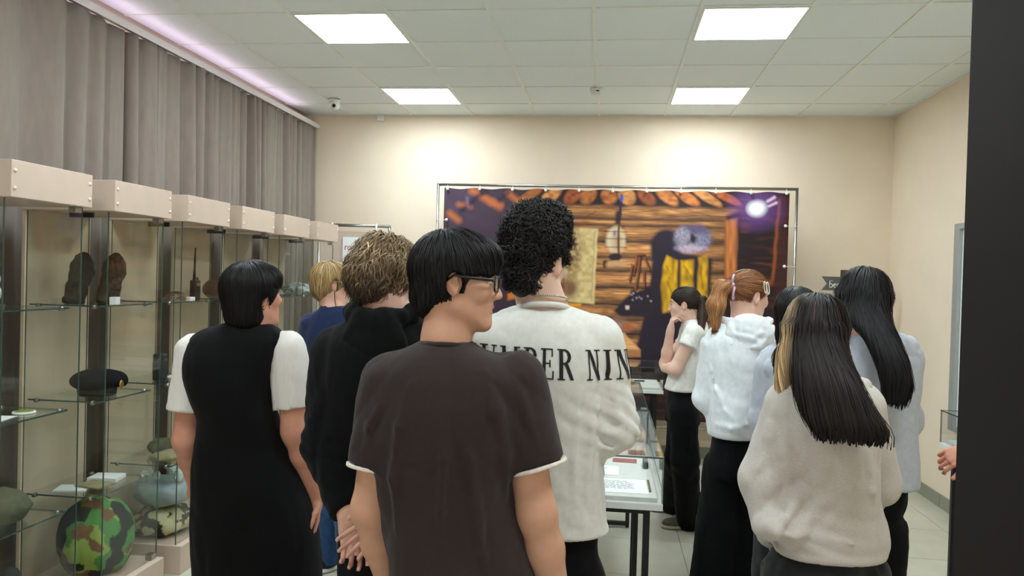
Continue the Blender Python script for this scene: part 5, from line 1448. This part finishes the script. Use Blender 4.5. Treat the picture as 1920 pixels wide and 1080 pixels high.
s.core(torso_of(R, s), std_legs(s, L[0][0], L[1][0], L[0][1], L[1][1], L[0][2], L[1][2]))
s.cloth('dress', [(s.rows(R), .01)], f_black, hem=s.p((R[-1][1]+R[-1][2])/2, R[-1][0])[2], h=.008, fold=.003, fs=(8, 8, 3), fold2=.0025, fs2=(20, 20, 10))
s.cloth('blouse', [(q, .03) for q in s.limb([shL, slL], [.066, .070])+s.limb([shR, slR], [.070, .072])]+[(cone(nb+(0, 0, -.02), nb+(0, 0, .012), .060, .058, False, True), .01)], f_ribbed, h=.007, fold=.003, fs=(18, 18, 5), fold2=.002)
s.shoes([L[0][2], L[1][2]], [FWD0, FWD0], f_shoeb, f_sole)
def drops(s=s):
    MB().ball(s.T((.083, -.006, -.042)), .006, 8, 6).put('earring', m_gold, s.obj, smooth=True)
s.later(drops)
s.hair((18, 14, 14), th=.022, plane=None, extra=[(ell((0, -.045, -.045), (.088, .070, .10)), .03), (ell((0, .045, .075), (.070, .062, .042)), .02)],
       cuts=[(ell((0, .135, -.055), (.16, .095, .105)), .012), (half((0, -.12, -1), (0, -.05, -.118)), .01, 'int'), (ell((.09, .010, -.03), (.035, .026, .045)), .01, 'sub')],
       flow=radial((.0, -.02, .13), 1.0), n=3900, length=(.06, .13), width=.0023, offs=(-.002, .004), seg=7, var=.4, ear=0, lo=(-.16, -.18, -.19),
       stop=lambda P: (P[:, 2] < -.130) | ((P[:, 1] > .03) & (P[:, 2] < .03)))
s.finish()

# ================================================================== woman in the navy jacket
s = Fig(4.15, 'woman with short fair hair and glasses in navy jacket and jeans', (0, 0), (220, 172, 150), .0055)
hip = s.p(632, 900); s.base = np.array([hip[0], hip[1], 0])
s.head(621, 533, 72, pitch=0, sc=.90, fem=True)
nb = s.p(624, 583, .0); s.build_head(nb, .05)
R = [(572, 608, 652, .06, 0), (582, 596, 664, .08, 0), (598, 582, 678, .10, 0), (625, 571, 690, .115, -.01), (680, 570, 690, .125, 0), (750, 574, 686, .125, 0), (830, 572, 690, .13, 0)]
shL, shR = s.p(585, 612), s.p(677, 612); elL, elR = s.p(574, 720, .02), s.p(690, 720, .02); wrL, wrR = s.p(600, 780, .2), s.p(670, 780, .2)
s.arm(shL, elL, wrL, hand=dict(dir=FWD0, palm=(0, 0, -1)), h=.008); s.arm(shR, elR, wrR, hand=dict(dir=FWD0, palm=(0, 0, -1)), side=-1, h=.008)
fa, fb = at_z(616, 1068, 0), at_z(660, 1105, 0)
L = [(np.array([*s.p(612, 860)[:2], .86]), s.p(618, 955, .02), np.array([fa[0], fa[1], .05])), (np.array([*s.p(650, 860)[:2], .86]), s.p(648, 955, .0), np.array([fb[0], fb[1], .05]))]
s.core(torso_of(R, s), std_legs(s, L[0][0], L[1][0], L[0][1], L[1][1], L[0][2], L[1][2]))
s.cloth('jacket', [(s.rows(R), .01)]+[(q, .03) for q in s.limb([shL, elL, wrL], [.072, .058, .045])+s.limb([shR, elR, wrR], [.072, .058, .045])]+[(cone(nb+(0, 0, -.02), nb+(0, 0, .035), .078, .064, False, True), .01)], f_navy, hem=s.p((R[-1][1]+R[-1][2])/2, R[-1][0])[2], h=.009, fold=.004, fold2=.003)
trousers(s, s.rows([(815, 590, 675, .11, 0), (880, 588, 678, .12, 0)]), .86, L, f_denim, (.085, .068, .066), fold=.004)
s.shoes([L[0][2], L[1][2]], [FWD0+RGT0*.5, FWD0+RGT0*.5], f_shoeb, m_plast)
spectacles(s, True)
s.later(lambda s=s: MB().tube([s.T((.082, -.005, -.04)), s.T((.078, .0, -.10)), s.T((.082, .02, -.19)), s.T((.088, .05, -.25))], .002, 6).put('earphone_cord', m_black, s.obj))
s.hair((158, 130, 88), th=.020, plane=((.62, -.78), (-.08, -.105)), extra=[(ell((0, .045, .078), (.072, .060, .042)), .02), (ell((0, -.065, -.02), (.070, .055, .07)), .02)],
       cuts=[(ell((0, .125, -.025), (.12, .062, .072)), .01)], flow=radial((0, -.03, .13), .5), n=2000, length=(.05, .09), width=.003, offs=(-.002, .006), seg=6, var=.3)
s.finish()

# ================================================================== girl with her hand at her mouth
s = Fig(4.95, 'girl in white T-shirt with hand raised to her mouth, facing left', (0, 0), (226, 186, 166), .0055)
hip = s.p(1283, 800); s.base = np.array([*at_z(1282, 985, 0)[:2], 0])
s.head(1283, 572, -84, pitch=-6, sc=.90, fem=True)
nb = s.p(1300, 606, .0); s.build_head(nb, .048)
R = [(597, 1284, 1318, .055, 0), (604, 1280, 1324, .10, 0), (618, 1276, 1327, .15, 0), (645, 1272, 1325, .155, 0), (680, 1262, 1318, .15, 0), (710, 1252, 1310, .145, 0), (731, 1247, 1306, .145, 0)]
shN, shF = s.p(1300, 625, -.14), s.p(1296, 625, .14)
slN = s.p(1288, 652, -.16); elN = s.p(1266, 692, -.13); wrN = s.p(1246, 690, .03)
elF = s.p(1248, 682, .08); wrF = s.p(1257, 620, -.02)
s.arm(shN, elN, wrN, (.046, .040, .036, .025), dict(dir=s.p(1240, 684, .12)-wrN, palm=RGT0+np.array([0, 0, .4]), curl=(.4, .5, .4), size=.85), 1, .0055)
s.arm(shF, elF, wrF, (.046, .038, .034, .024), dict(dir=s.p(1262, 590, -.03)-wrF, palm=RGT0, curl=(.7, .8, .5), size=.85), 1, .0055)
fF, fN = at_z(1262, 958, 0), at_z(1292, 990, 0)
L = [(s.p(1279, 772, .08), s.p(1272, 860, .07), np.array([fF[0], fF[1], .035])), (s.p(1281, 772, -.07), s.p(1284, 860, -.06), np.array([fN[0], fN[1], .035]))]
s.core(torso_of(R, s), std_legs(s, L[0][0], L[1][0], L[0][1], L[1][1], L[0][2], L[1][2], (.07, .05, .035)))
s.cloth('t_shirt', [(s.rows(R), .01)]+[(q, .03) for q in s.limb([shN, slN], [.060, .066])+s.limb([shF, s.p(1280, 650, .15)], [.06, .066])], f_white, hem=s.p((R[-1][1]+R[-1][2])/2, R[-1][0])[2], h=.008, fold=.004, fold2=.003)
trousers(s, s.rows([(722, 1254, 1301, .12, 0), (745, 1252, 1304, .135, 0), (790, 1249, 1312, .155, 0)]), .86, L, f_pants, (.095, .090, .088), fold=.005)
s.shoes([L[0][2], L[1][2]], [-RGT0, -RGT0+FWD0*-.1], f_shoe, f_sole)
s.hair((46, 36, 30), th=.010, plane=((.70, -.72), (-.06, -.085)), extra=[], cuts=[(ell((0, .13, -.01), (.12, .058, .088)), .01)],
       flow=lambda P, t, r: np.array([0, -.10, .045])-P, n=1500, length=(.06, .12), width=.0025, offs=(-.001, .004), seg=8, var=.35)
s.hair((58, 42, 34), name='ponytail', th=-.09, plane=None, ear=0, extra=[(cone((0, -.085, .045), (-.01, -.125, .025), .022, .028), .01), (cone((-.01, -.125, .025), (-.05, -.125, -.08), .028, .030), .02), (cone((-.05, -.125, -.08), (-.13, -.105, -.22), .030, .016), .02)],
       flow=lambda P, t, r: np.stack([np.where(P[:, 2] > -.02, -.1, -.5), np.where(P[:, 2] > -.0, -.8, .05), np.full(len(P), -1.0)], 1), n=700, length=(.06, .14), width=.003, seg=9, lo=(-.22, -.24, -.32), hi=(.1, .02, .12))
s.finish()

# ================================================================== red-haired girl, white hoodie
s = Fig(3.52, 'girl with auburn ponytail and hair clips in white hoodie', (0, 0), (228, 186, 166), .005)
hip = s.p(1378, 900); s.base = np.array([hip[0], hip[1], 0])
s.brow = (140, 90, 60)
s.head(1403, 556, 52, pitch=-10, sc=.91, fem=True)
nb = s.p(1396, 608, .0); s.build_head(nb, .050)
R = [(598, 1366, 1428, .065, 0), (608, 1346, 1446, .09, 0), (625, 1333, 1454, .115, -.005), (665, 1325, 1455, .13, -.01), (720, 1322, 1447, .135, 0), (770, 1322, 1436, .14, 0), (800, 1326, 1428, .135, 0), (818, 1330, 1422, .12, 0)]
shL, shR = s.p(1342, 648), s.p(1442, 640); elL, elR = s.p(1326, 745, .04), s.p(1446, 735, .05); wrL, wrR = s.p(1360, 770, .26), s.p(1420, 765, .26)
s.arm(shL, elL, wrL, hand=dict(dir=FWD0+RGT0*.4, palm=(0, 0, -1)), h=.008); s.arm(shR, elR, wrR, hand=dict(dir=FWD0-RGT0*.4, palm=(0, 0, -1)), side=-1, h=.008)
an = [at_z(1320, 1160, 0), at_z(1400, 1160, 0)]
L = [(s.p(1354, 875), s.p(1346, 985, .02), np.array([*s.p(1328, 1100, .0)[:2], .03])), (s.p(1400, 875), s.p(1408, 985, .02), np.array([*s.p(1402, 1100, .0)[:2], .03]))]
s.core(torso_of(R, s), std_legs(s, L[0][0], L[1][0], L[0][1], L[1][1], L[0][2], L[1][2], (.07, .05, .035)))
s.cloth('hoodie', [(s.rows(R), .01)]+[(q, .03) for q in s.limb([shL, elL, wrL], [.072, .066, .045])+s.limb([shR, elR, wrR], [.072, .066, .045])], f_palehood, hem=s.p((R[-1][1]+R[-1][2])/2, R[-1][0])[2], h=.008, fold=.006, fs=(12, 12, 4), fold2=.003, creases=[(s.p(1378, 800), .14, .007, (12, 0, 34), 1.6)],
        ridges=[fold_line(s, [(1332, 690), (1342, 730), (1360, 770), (1385, 800)], .013), fold_line(s, [(1345, 795), (1370, 803), (1400, 796), (1420, 785)], .012), fold_line(s, [(1432, 690), (1428, 740), (1412, 780)], .012)])
s.cloth('hood', hood(s, s.p(1397, 600), YAW+.08, .112, .025, .022, f_palehood, back=.115, up=.005, droop=.105), f_palehood, h=.007, fold=.005, fold2=.004, k=.012, creases=[(s.p(1400, 650, -.14), .12, .004, (8, 0, 60), 1.5)],
        ridges=[fold_line(s, [(1356, 622), (1372, 645), (1398, 655), (1424, 648), (1440, 630)], .010), fold_line(s, [(1352, 640), (1372, 668), (1400, 680), (1428, 668), (1444, 650)], .010), fold_line(s, [(1366, 612), (1384, 630), (1410, 634), (1430, 622)], .008)])
trousers(s, s.rows([(800, 1340, 1414, .09, 0), (835, 1334, 1420, .105, 0), (890, 1328, 1426, .12, 0)]), .86, L, f_pants, (.086, .098, .112), fold=.004)
s.shoes([L[0][2], L[1][2]], [FWD0, FWD0], f_shoeb, f_sole)
s.hair((126, 82, 54), th=.010, plane=((.72, -.70), (-.05, -.085)), cuts=[(ell((0, .13, -.01), (.12, .060, .085)), .01)],
       flow=lambda P, t, r: np.array([0, -.115, .035])-P, n=2400, length=(.06, .12), width=.0026, offs=(-.001, .004), seg=6, var=.3)
s.hair((166, 118, 76), name='ponytail', th=-.09, plane=None, ear=0, extra=[(cone((0, -.108, .035), (-.005, -.155, .015), .022, .030), .01), (cone((-.005, -.155, .015), (-.012, -.170, -.07), .030, .036), .02), (cone((-.012, -.170, -.07), (-.015, -.150, -.17), .036, .016), .02)],
       flow=lambda P, t, r: np.stack([0*P[:, 0]-.05, np.where(P[:, 2] > .0, -.8, .12), np.full(len(P), -1.0)], 1), n=1500, length=(.08, .16), width=.003, seg=7, lo=(-.12, -.26, -.25), hi=(.1, .02, .12), offs=(-.002, .008), var=.3)
def clips(s=s):
    T = s.T
    for dy in (0, .016):
        q = [T((.084-.001*i*0+.004, .022+dy+.012*math.sin(a)*.6+.010*math.cos(a), .052-.028*math.cos(a)-.004*i*0)) for i, a in enumerate(np.linspace(0, 2*math.pi, 17))]
        MB().tube(q, .0028, 8, False).put('hair_clip', m_pearl, s.obj, smooth=True)
    mb = MB()
    for sg, c, rx, rz in ((1, (.018, -.118, .062), .016, .022), (-1, (.030, -.110, -.004), .014, .030)):
        mb.tube([T((c[0]+rx*math.cos(a)*.7, c[1]-rx*math.cos(a)*.8, c[2]+rz*math.sin(a))) for a in np.linspace(0, 2*math.pi, 21)], .0058, 8, False)
    mb.tube([T((.024, -.122, .045)), T((.026, -.118, .02))], .009, 8)
    mb.put('bow_clip', m_pink, s.obj, smooth=True)
s.later(clips)
s.finish()

# ================================================================== girl partly hidden between the others
s = Fig(3.10, 'dark-haired girl in blue-grey hoodie, mostly hidden behind the front girl', (0, 0), (222, 180, 158), .007)
hip = s.p(1500, 950); s.base = np.array([hip[0], hip[1], 0])
s.head(1495, 594, 10, sc=.88, pitch=-6, fem=True)
nb = s.p(1497, 648, .0); s.build_head(nb, .05)
R = [(642, 1455, 1540, .07, 0), (655, 1436, 1560, .10, 0), (680, 1426, 1572, .125, 0), (740, 1424, 1574, .135, 0), (830, 1428, 1570, .135, 0)]
shL, shR = s.p(1448, 690), s.p(1550, 690); elL, elR = s.p(1433, 785, .03), s.p(1566, 785, .03); wrL, wrR = s.p(1440, 855, .05), s.p(1560, 855, .05)
s.arm(shL, elL, wrL, hand=dict(dir=FWD0+RGT0*.5, palm=(0, 0, -1)), h=.008); s.arm(shR, elR, wrR, hand=dict(dir=FWD0-RGT0*.5, palm=(0, 0, -1)), side=-1, h=.008)
L = stand_legs(s, s.base[0], s.base[1], hz=.82)
s.core(torso_of(R, s), std_legs(s, L[0][0], L[1][0], L[0][1], L[1][1], L[0][2], L[1][2], (.07, .05, .035)))
s.cloth('hoodie', [(s.rows(R), .01)]+[(q, .03) for q in s.limb([shL, elL, wrL], [.07, .062, .045])+s.limb([shR, elR, wrR], [.07, .062, .045])], f_bluegrey, hem=s.p((R[-1][1]+R[-1][2])/2, R[-1][0])[2], h=.009, fold=.006, fold2=.004)
trousers(s, s.rows([(815, 1440, 1560, .115, 0), (900, 1438, 1562, .12, 0)]), .86, L, f_denimd, (.09, .085, .088))
s.shoes([L[0][2], L[1][2]], [FWD0, FWD0], f_shoeb, f_sole)
def long_fall(P, t, r):
    c = P-np.array([0, -.02, .13]); c = c/(np.linalg.norm(c, axis=1, keepdims=True)+1e-6)
    w = np.clip((P[:, 2]-.01)/.08, 0, 1)[:, None]
    return c*w+np.array([0, 0, -1.0])*(1.15-w)
LC = [(ell((0, .125, -.04), (.085, .075, .13)), .012)]
s.hair((24, 20, 20), th=.018, plane=None, extra=[(ell((0, -.055, -.06), (.080, .060, .12)), .03), (ell((0, -.10, -.22), (.080, .035, .12)), .03)], cuts=LC, flow=long_fall, n=1500, length=(.10, .2), width=.003, seg=6, ear=0, lo=(-.15, -.19, -.36), offs=(-.002, .005), var=.35)
s.finish()

# ================================================================== girl in the grey sweatshirt (front right)
s = Fig(2.21, 'girl with long dark hair, blonde underneath, in light grey sweatshirt', (0, 0), (222, 178, 156), .007)
hip = s.p(1560, 1100); s.base = np.array([hip[0], hip[1], 0])
s.head(1531, 628, 4, sc=.89, pitch=-8, fem=True)
nb = s.p(1538, 712, .0); s.build_head(nb, .052)
R = [(702, 1490, 1596, .07, 0), (716, 1468, 1622, .10, 0), (738, 1456, 1640, .12, -.01), (780, 1452, 1644, .135, -.015), (860, 1468, 1640, .14, -.01), (950, 1474, 1648, .145, 0), (1005, 1462, 1656, .15, 0), (1032, 1452, 1654, .14, 0)]
shL, shR = s.p(1478, 762), s.p(1612, 765); elL, elR = s.p(1440, 900, .02), s.p(1640, 905, .08); wrL, wrR = s.p(1452, 1005, .14), s.p(1610, 960, .26)
s.arm(shL, elL, wrL, hand=dict(dir=wrL-elL+FWD0*.2, palm=RGT0), h=.008); s.arm(shR, elR, wrR, hand=dict(dir=FWD0-RGT0*.5, palm=(0, 0, -1)), side=-1, h=.008)
L = stand_legs(s, s.base[0]-.02, s.base[1], hz=.80)
s.core(torso_of(R, s), std_legs(s, L[0][0], L[1][0], L[0][1], L[1][1], L[0][2], L[1][2], (.07, .05, .035)))
s.cloth('sweatshirt', [(s.rows(R), .01)]+[(q, .03) for q in s.limb([shL, elL, wrL], [.068, .074, .052])+s.limb([shR, elR, wrR], [.074, .070, .05])]+[(ell(s.p(1470, 985, -.05), (.085, .07, .05)), .06)], f_greyhood, hem=s.p((R[-1][1]+R[-1][2])/2, R[-1][0])[2], h=.0068, fold=.0075, fs=(7, 7, 3), fold2=.0026, fs2=(20, 20, 9),
        creases=[(s.p(1475, 960, -.12), .12, .010, (34, 0, -26), 1.3), (s.p(1470, 860, -.1), .12, .006, (30, 0, 20), 1.4), (s.p(1560, 1020, -.14), .14, .004, (10, 0, 50), 1.3)],
        ridges=[fold_line(s, [(1478, 800), (1480, 850), (1478, 900), (1468, 950)], .022), fold_line(s, [(1500, 870), (1496, 930), (1478, 980), (1452, 1010)], .022), fold_line(s, [(1452, 770), (1440, 820), (1428, 880)], .013), fold_line(s, [(1440, 985), (1462, 1000), (1490, 1006), (1520, 1002)], .017), fold_line(s, [(1560, 1012), (1600, 1018), (1640, 1008)], .010), fold_line(s, [(1630, 850), (1636, 920), (1645, 980)], .012)])
s.cloth('hood', hood(s, s.p(1545, 716), YAW, .115, .02, .026, f_greyhood, back=.10, up=.0, droop=.09), f_greyhood, h=.007, fold=.005, fold2=.004, k=.012)
trousers(s, s.rows([(1015, 1462, 1630, .12, 0), (1120, 1458, 1632, .125, 0)]), .86, L, f_denimd, (.095, .09, .09))
s.shoes([L[0][2], L[1][2]], [FWD0, FWD0], f_shoeb, f_sole)
s.hair((30, 22, 20), th=.014, plane=None, extra=[(loft((0, 0, 0), (1, 0, 0), (0, 1, 0), [(-.310, .120, -.180, .085, .020), (-.27, .108, -.185, .098, .028), (-.22, .075, -.175, .098, .034), (-.14, .040, -.150, .090, .042), (-.06, .012, -.105, .086, .055), (.03, 0, -.055, .082, .07)]), .03), (ell((-.085, -.05, -.13), (.026, .035, .11)), .02)],
       cuts=LC, flow=lambda P, t, r: long_fall(P, t, r)+np.array([.30, -.02, 0])*((P[:, 2:3] < -.02) & (P[:, 2:3] > -.28)), n=4200, length=(.12, .26), width=.0026, seg=8, ear=0, lo=(-.16, -.25, -.46), hi=(.22, .16, .19), offs=(-.002, .006), var=.35, stop=lambda P: P[:, 2] < -.288-.045*RR(P),
       rgb2=(204, 172, 128), mask2=lambda Q: np.clip((-.055-Q[:, 0]+.12*np.maximum(Q[:, 2], 0)*0)*30, 0, 1)*np.clip((.03-Q[:, 2])*20, 0, 1)+.55*np.clip((-.050-Q[:, 0])*40, 0, 1)*np.clip((Q[:, 2]-.0)*14, 0, 1))
s.finish()

# ================================================================== girl on the right, blue-grey hoodie
s = Fig(2.67, 'girl with long black hair over one shoulder in blue-grey hoodie', (0, 0), (222, 178, 158), .007)
hip = s.p(1665, 1050); s.base = np.array([hip[0], hip[1], 0])
s.head(1621, 566, 6, sc=.90, pitch=-8, roll=3, fem=True)
nb = s.p(1625, 632, .0); s.build_head(nb, .052)
R = [(628, 1588, 1668, .07, 0), (640, 1570, 1694, .10, 0), (658, 1560, 1712, .12, -.01), (700, 1558, 1714, .135, -.01), (780, 1572, 1708, .138, 0), (860, 1586, 1712, .14, 0), (906, 1592, 1714, .135, 0)]
shL, shR = s.p(1585, 680), s.p(1688, 680); elL, elR = s.p(1596, 780, .05), s.p(1690, 785, .03); wrL, wrR = s.p(1618, 850, .13), s.p(1672, 850, .13)
s.arm(shL, elL, wrL, hand=dict(dir=FWD0+RGT0*.4, palm=(0, 0, -1)), h=.008); s.arm(shR, elR, wrR, hand=dict(dir=FWD0-RGT0*.4, palm=(0, 0, -1)), side=-1, h=.008)
L = stand_legs(s, s.base[0]-.055, s.base[1], hz=.78, hipw=.055, spread=.05)
s.core(torso_of(R, s), std_legs(s, L[0][0], L[1][0], L[0][1], L[1][1], L[0][2], L[1][2], (.05, .045, .035)))
s.cloth('hoodie', [(s.rows(R), .01)]+[(q, .03) for q in s.limb([shL, elL, wrL], [.07, .062, .045])+s.limb([shR, elR, wrR], [.072, .064, .045])], f_bluegrey, hem=s.p((R[-1][1]+R[-1][2])/2, R[-1][0])[2], h=.008, fold=.006, fs=(10, 10, 4), fold2=.003)
s.cloth('hood', hood(s, s.p(1640, 636), YAW-.1, .125, .02, .026, f_bluegrey, back=.11, up=.0, droop=.10), f_bluegrey, h=.007, fold=.005, fold2=.004, k=.012)
trousers(s, s.rows([(890, 1612, 1696, .10, 0), (930, 1608, 1694, .10, 0), (985, 1622, 1680, .07, 0)]), .86, L, f_pants, (.070, .068, .07), fold=.004)
s.shoes([L[0][2], L[1][2]], [FWD0, FWD0], f_shoeb, f_sole)
s.hair((22, 19, 20), th=.013, plane=None, extra=[(loft((0, 0, 0), (1, 0, 0), (0, 1, 0), [(-.355, .150, -.165, .034, .018), (-.30, .150, -.185, .044, .026), (-.22, .125, -.180, .050, .032), (-.14, .082, -.150, .056, .040), (-.06, .020, -.100, .080, .052), (.03, 0, -.05, .085, .07)]), .03)],
       cuts=LC, flow=lambda P, t, r: long_fall(P, t, r)+np.array([.42, -.1, 0])*((P[:, 2:3] < -.02) & (P[:, 2:3] > -.25)), n=3400, length=(.10, .24), width=.0026, seg=8, ear=0, lo=(-.16, -.25, -.50), hi=(.20, .16, .19), offs=(-.002, .007), var=.35, stop=lambda P: P[:, 2] < -.345-.05*RR(P))
s.finish()

# ================================================================== girl hidden behind the red-haired one, and the visitor behind the door
s = Fig(4.35, 'girl with dark hair in grey hoodie, almost hidden behind the red-haired girl', (0, 0), (222, 178, 158), .007)
hip = s.p(1402, 900); s.base = np.array([hip[0], hip[1], 0])
s.head(1400, 585, 10, sc=.88, pitch=-6, fem=True)
nb = s.p(1402, 628, .0); s.build_head(nb, .05)
R = [(624, 1376, 1430, .07, 0), (636, 1358, 1446, .10, 0), (660, 1352, 1452, .125, 0), (760, 1350, 1450, .13, 0), (790, 1352, 1448, .13, 0)]
shL, shR = s.p(1366, 655), s.p(1436, 655); elL, elR = s.p(1358, 730, .05), s.p(1444, 730, .05); wrL, wrR = s.p(1376, 745, .26), s.p(1424, 745, .26)
s.arm(shL, elL, wrL, hand=dict(dir=FWD0, palm=(0, 0, -1)), h=.008); s.arm(shR, elR, wrR, hand=dict(dir=FWD0, palm=(0, 0, -1)), side=-1, h=.008)
L = stand_legs(s, s.base[0], s.base[1], hz=.82)
s.core(torso_of(R, s), std_legs(s, L[0][0], L[1][0], L[0][1], L[1][1], L[0][2], L[1][2], (.07, .05, .035)))
s.cloth('hoodie', [(s.rows(R), .01)]+[(q, .03) for q in s.limb([shL, elL, wrL], [.068, .06, .045])+s.limb([shR, elR, wrR], [.068, .06, .045])], f_bluegrey, hem=s.p((R[-1][1]+R[-1][2])/2, R[-1][0])[2], h=.01, fold=.005, fold2=.003)
trousers(s, s.rows([(780, 1360, 1440, .11, 0), (850, 1360, 1440, .12, 0)]), .82, L, f_pants, (.088, .08, .085))
s.shoes([L[0][2], L[1][2]], [FWD0, FWD0], f_shoeb, f_sole)
s.hair((26, 22, 22), th=.016, plane=None, extra=[(ell((0, -.055, -.05), (.078, .055, .10)), .03)], cuts=LC, flow=long_fall, n=900, length=(.08, .15), width=.0035, seg=7, ear=0, lo=(-.15, -.19, -.25), var=.35)
s.finish()

s = Fig(2.95, 'visitor behind the open dark door, only one hand showing', (0, 0), (214, 150, 126), .007)
bx0 = np.array([1.70, 3.02, 0]); s.base = bx0
def w(x, y, z): return bx0+RGT0*x+FWD0*y+np.array([0, 0, z])
s.hc = w(0, .04, 1.60); s.Rm = rotz(.35); s.sc = .92; s.fem = False
nb = w(0, 0, 1.44); s.build_head(nb, .055)
tor = loft((bx0[0], bx0[1], 0), RGT0, FWD0, [(.84, 0, 0, .17, .11), (1.05, 0, 0, .165, .11), (1.25, 0, 0, .19, .125), (1.36, 0, 0, .185, .11), (1.42, 0, 0, .12, .08), (1.46, 0, 0, .06, .06)])
shL, shR = w(-.17, 0, 1.36), w(.17, 0, 1.36); elL, elR = w(-.21, .05, 1.09), w(.20, .03, 1.08)
wrL, wrR = s.p(1818, 846), w(.16, .24, 1.0)
s.arm(shL, elL, wrL, hand=dict(dir=s.p(1784, 858)-s.p(1818, 846), palm=FWD0+np.array([0, 0, -.8]), curl=(.8, .9, .6)), side=1, h=.0045); s.arm(shR, elR, wrR, hand=dict(dir=FWD0, palm=(0, 0, -1)), side=-1, h=.009)
L = stand_legs(s, bx0[0], bx0[1], hz=.84)
s.core(tor, std_legs(s, L[0][0], L[1][0], L[0][1], L[1][1], L[0][2], L[1][2]))
f_red = fabric('red_knit', (140, 34, 36), .9)
big = loft((bx0[0], bx0[1], 0), RGT0, FWD0, [(.80, 0, 0, .19, .13), (1.05, 0, 0, .185, .13), (1.25, 0, 0, .205, .14), (1.36, 0, 0, .20, .125), (1.42, 0, 0, .13, .09), (1.45, 0, 0, .075, .07)])
s.cloth('red_jumper', [(big, .01)]+[(q, .03) for q in s.limb([shL, elL, elL+(wrL-elL)*.93], [.07, .056, .036])+s.limb([shR, elR, wrR], [.07, .056, .04])], f_red, h=.009, fold=.005)
trousers(s, loft((bx0[0], bx0[1], 0), RGT0, FWD0, [(.78, 0, 0, .17, .12), (.86, 0, 0, .172, .12)]), .84, L, f_pants, (.09, .08, .08))
s.shoes([L[0][2], L[1][2]], [FWD0, FWD0], f_shoeb, f_sole)
s.hair((40, 30, 26), th=.014, flow=radial((0, -.04, .12), .5), cuts=[(ell((0, .13, -.01), (.12, .060, .085)), .01)], n=900, length=(.04, .07), width=.003, seg=6)
s.finish()
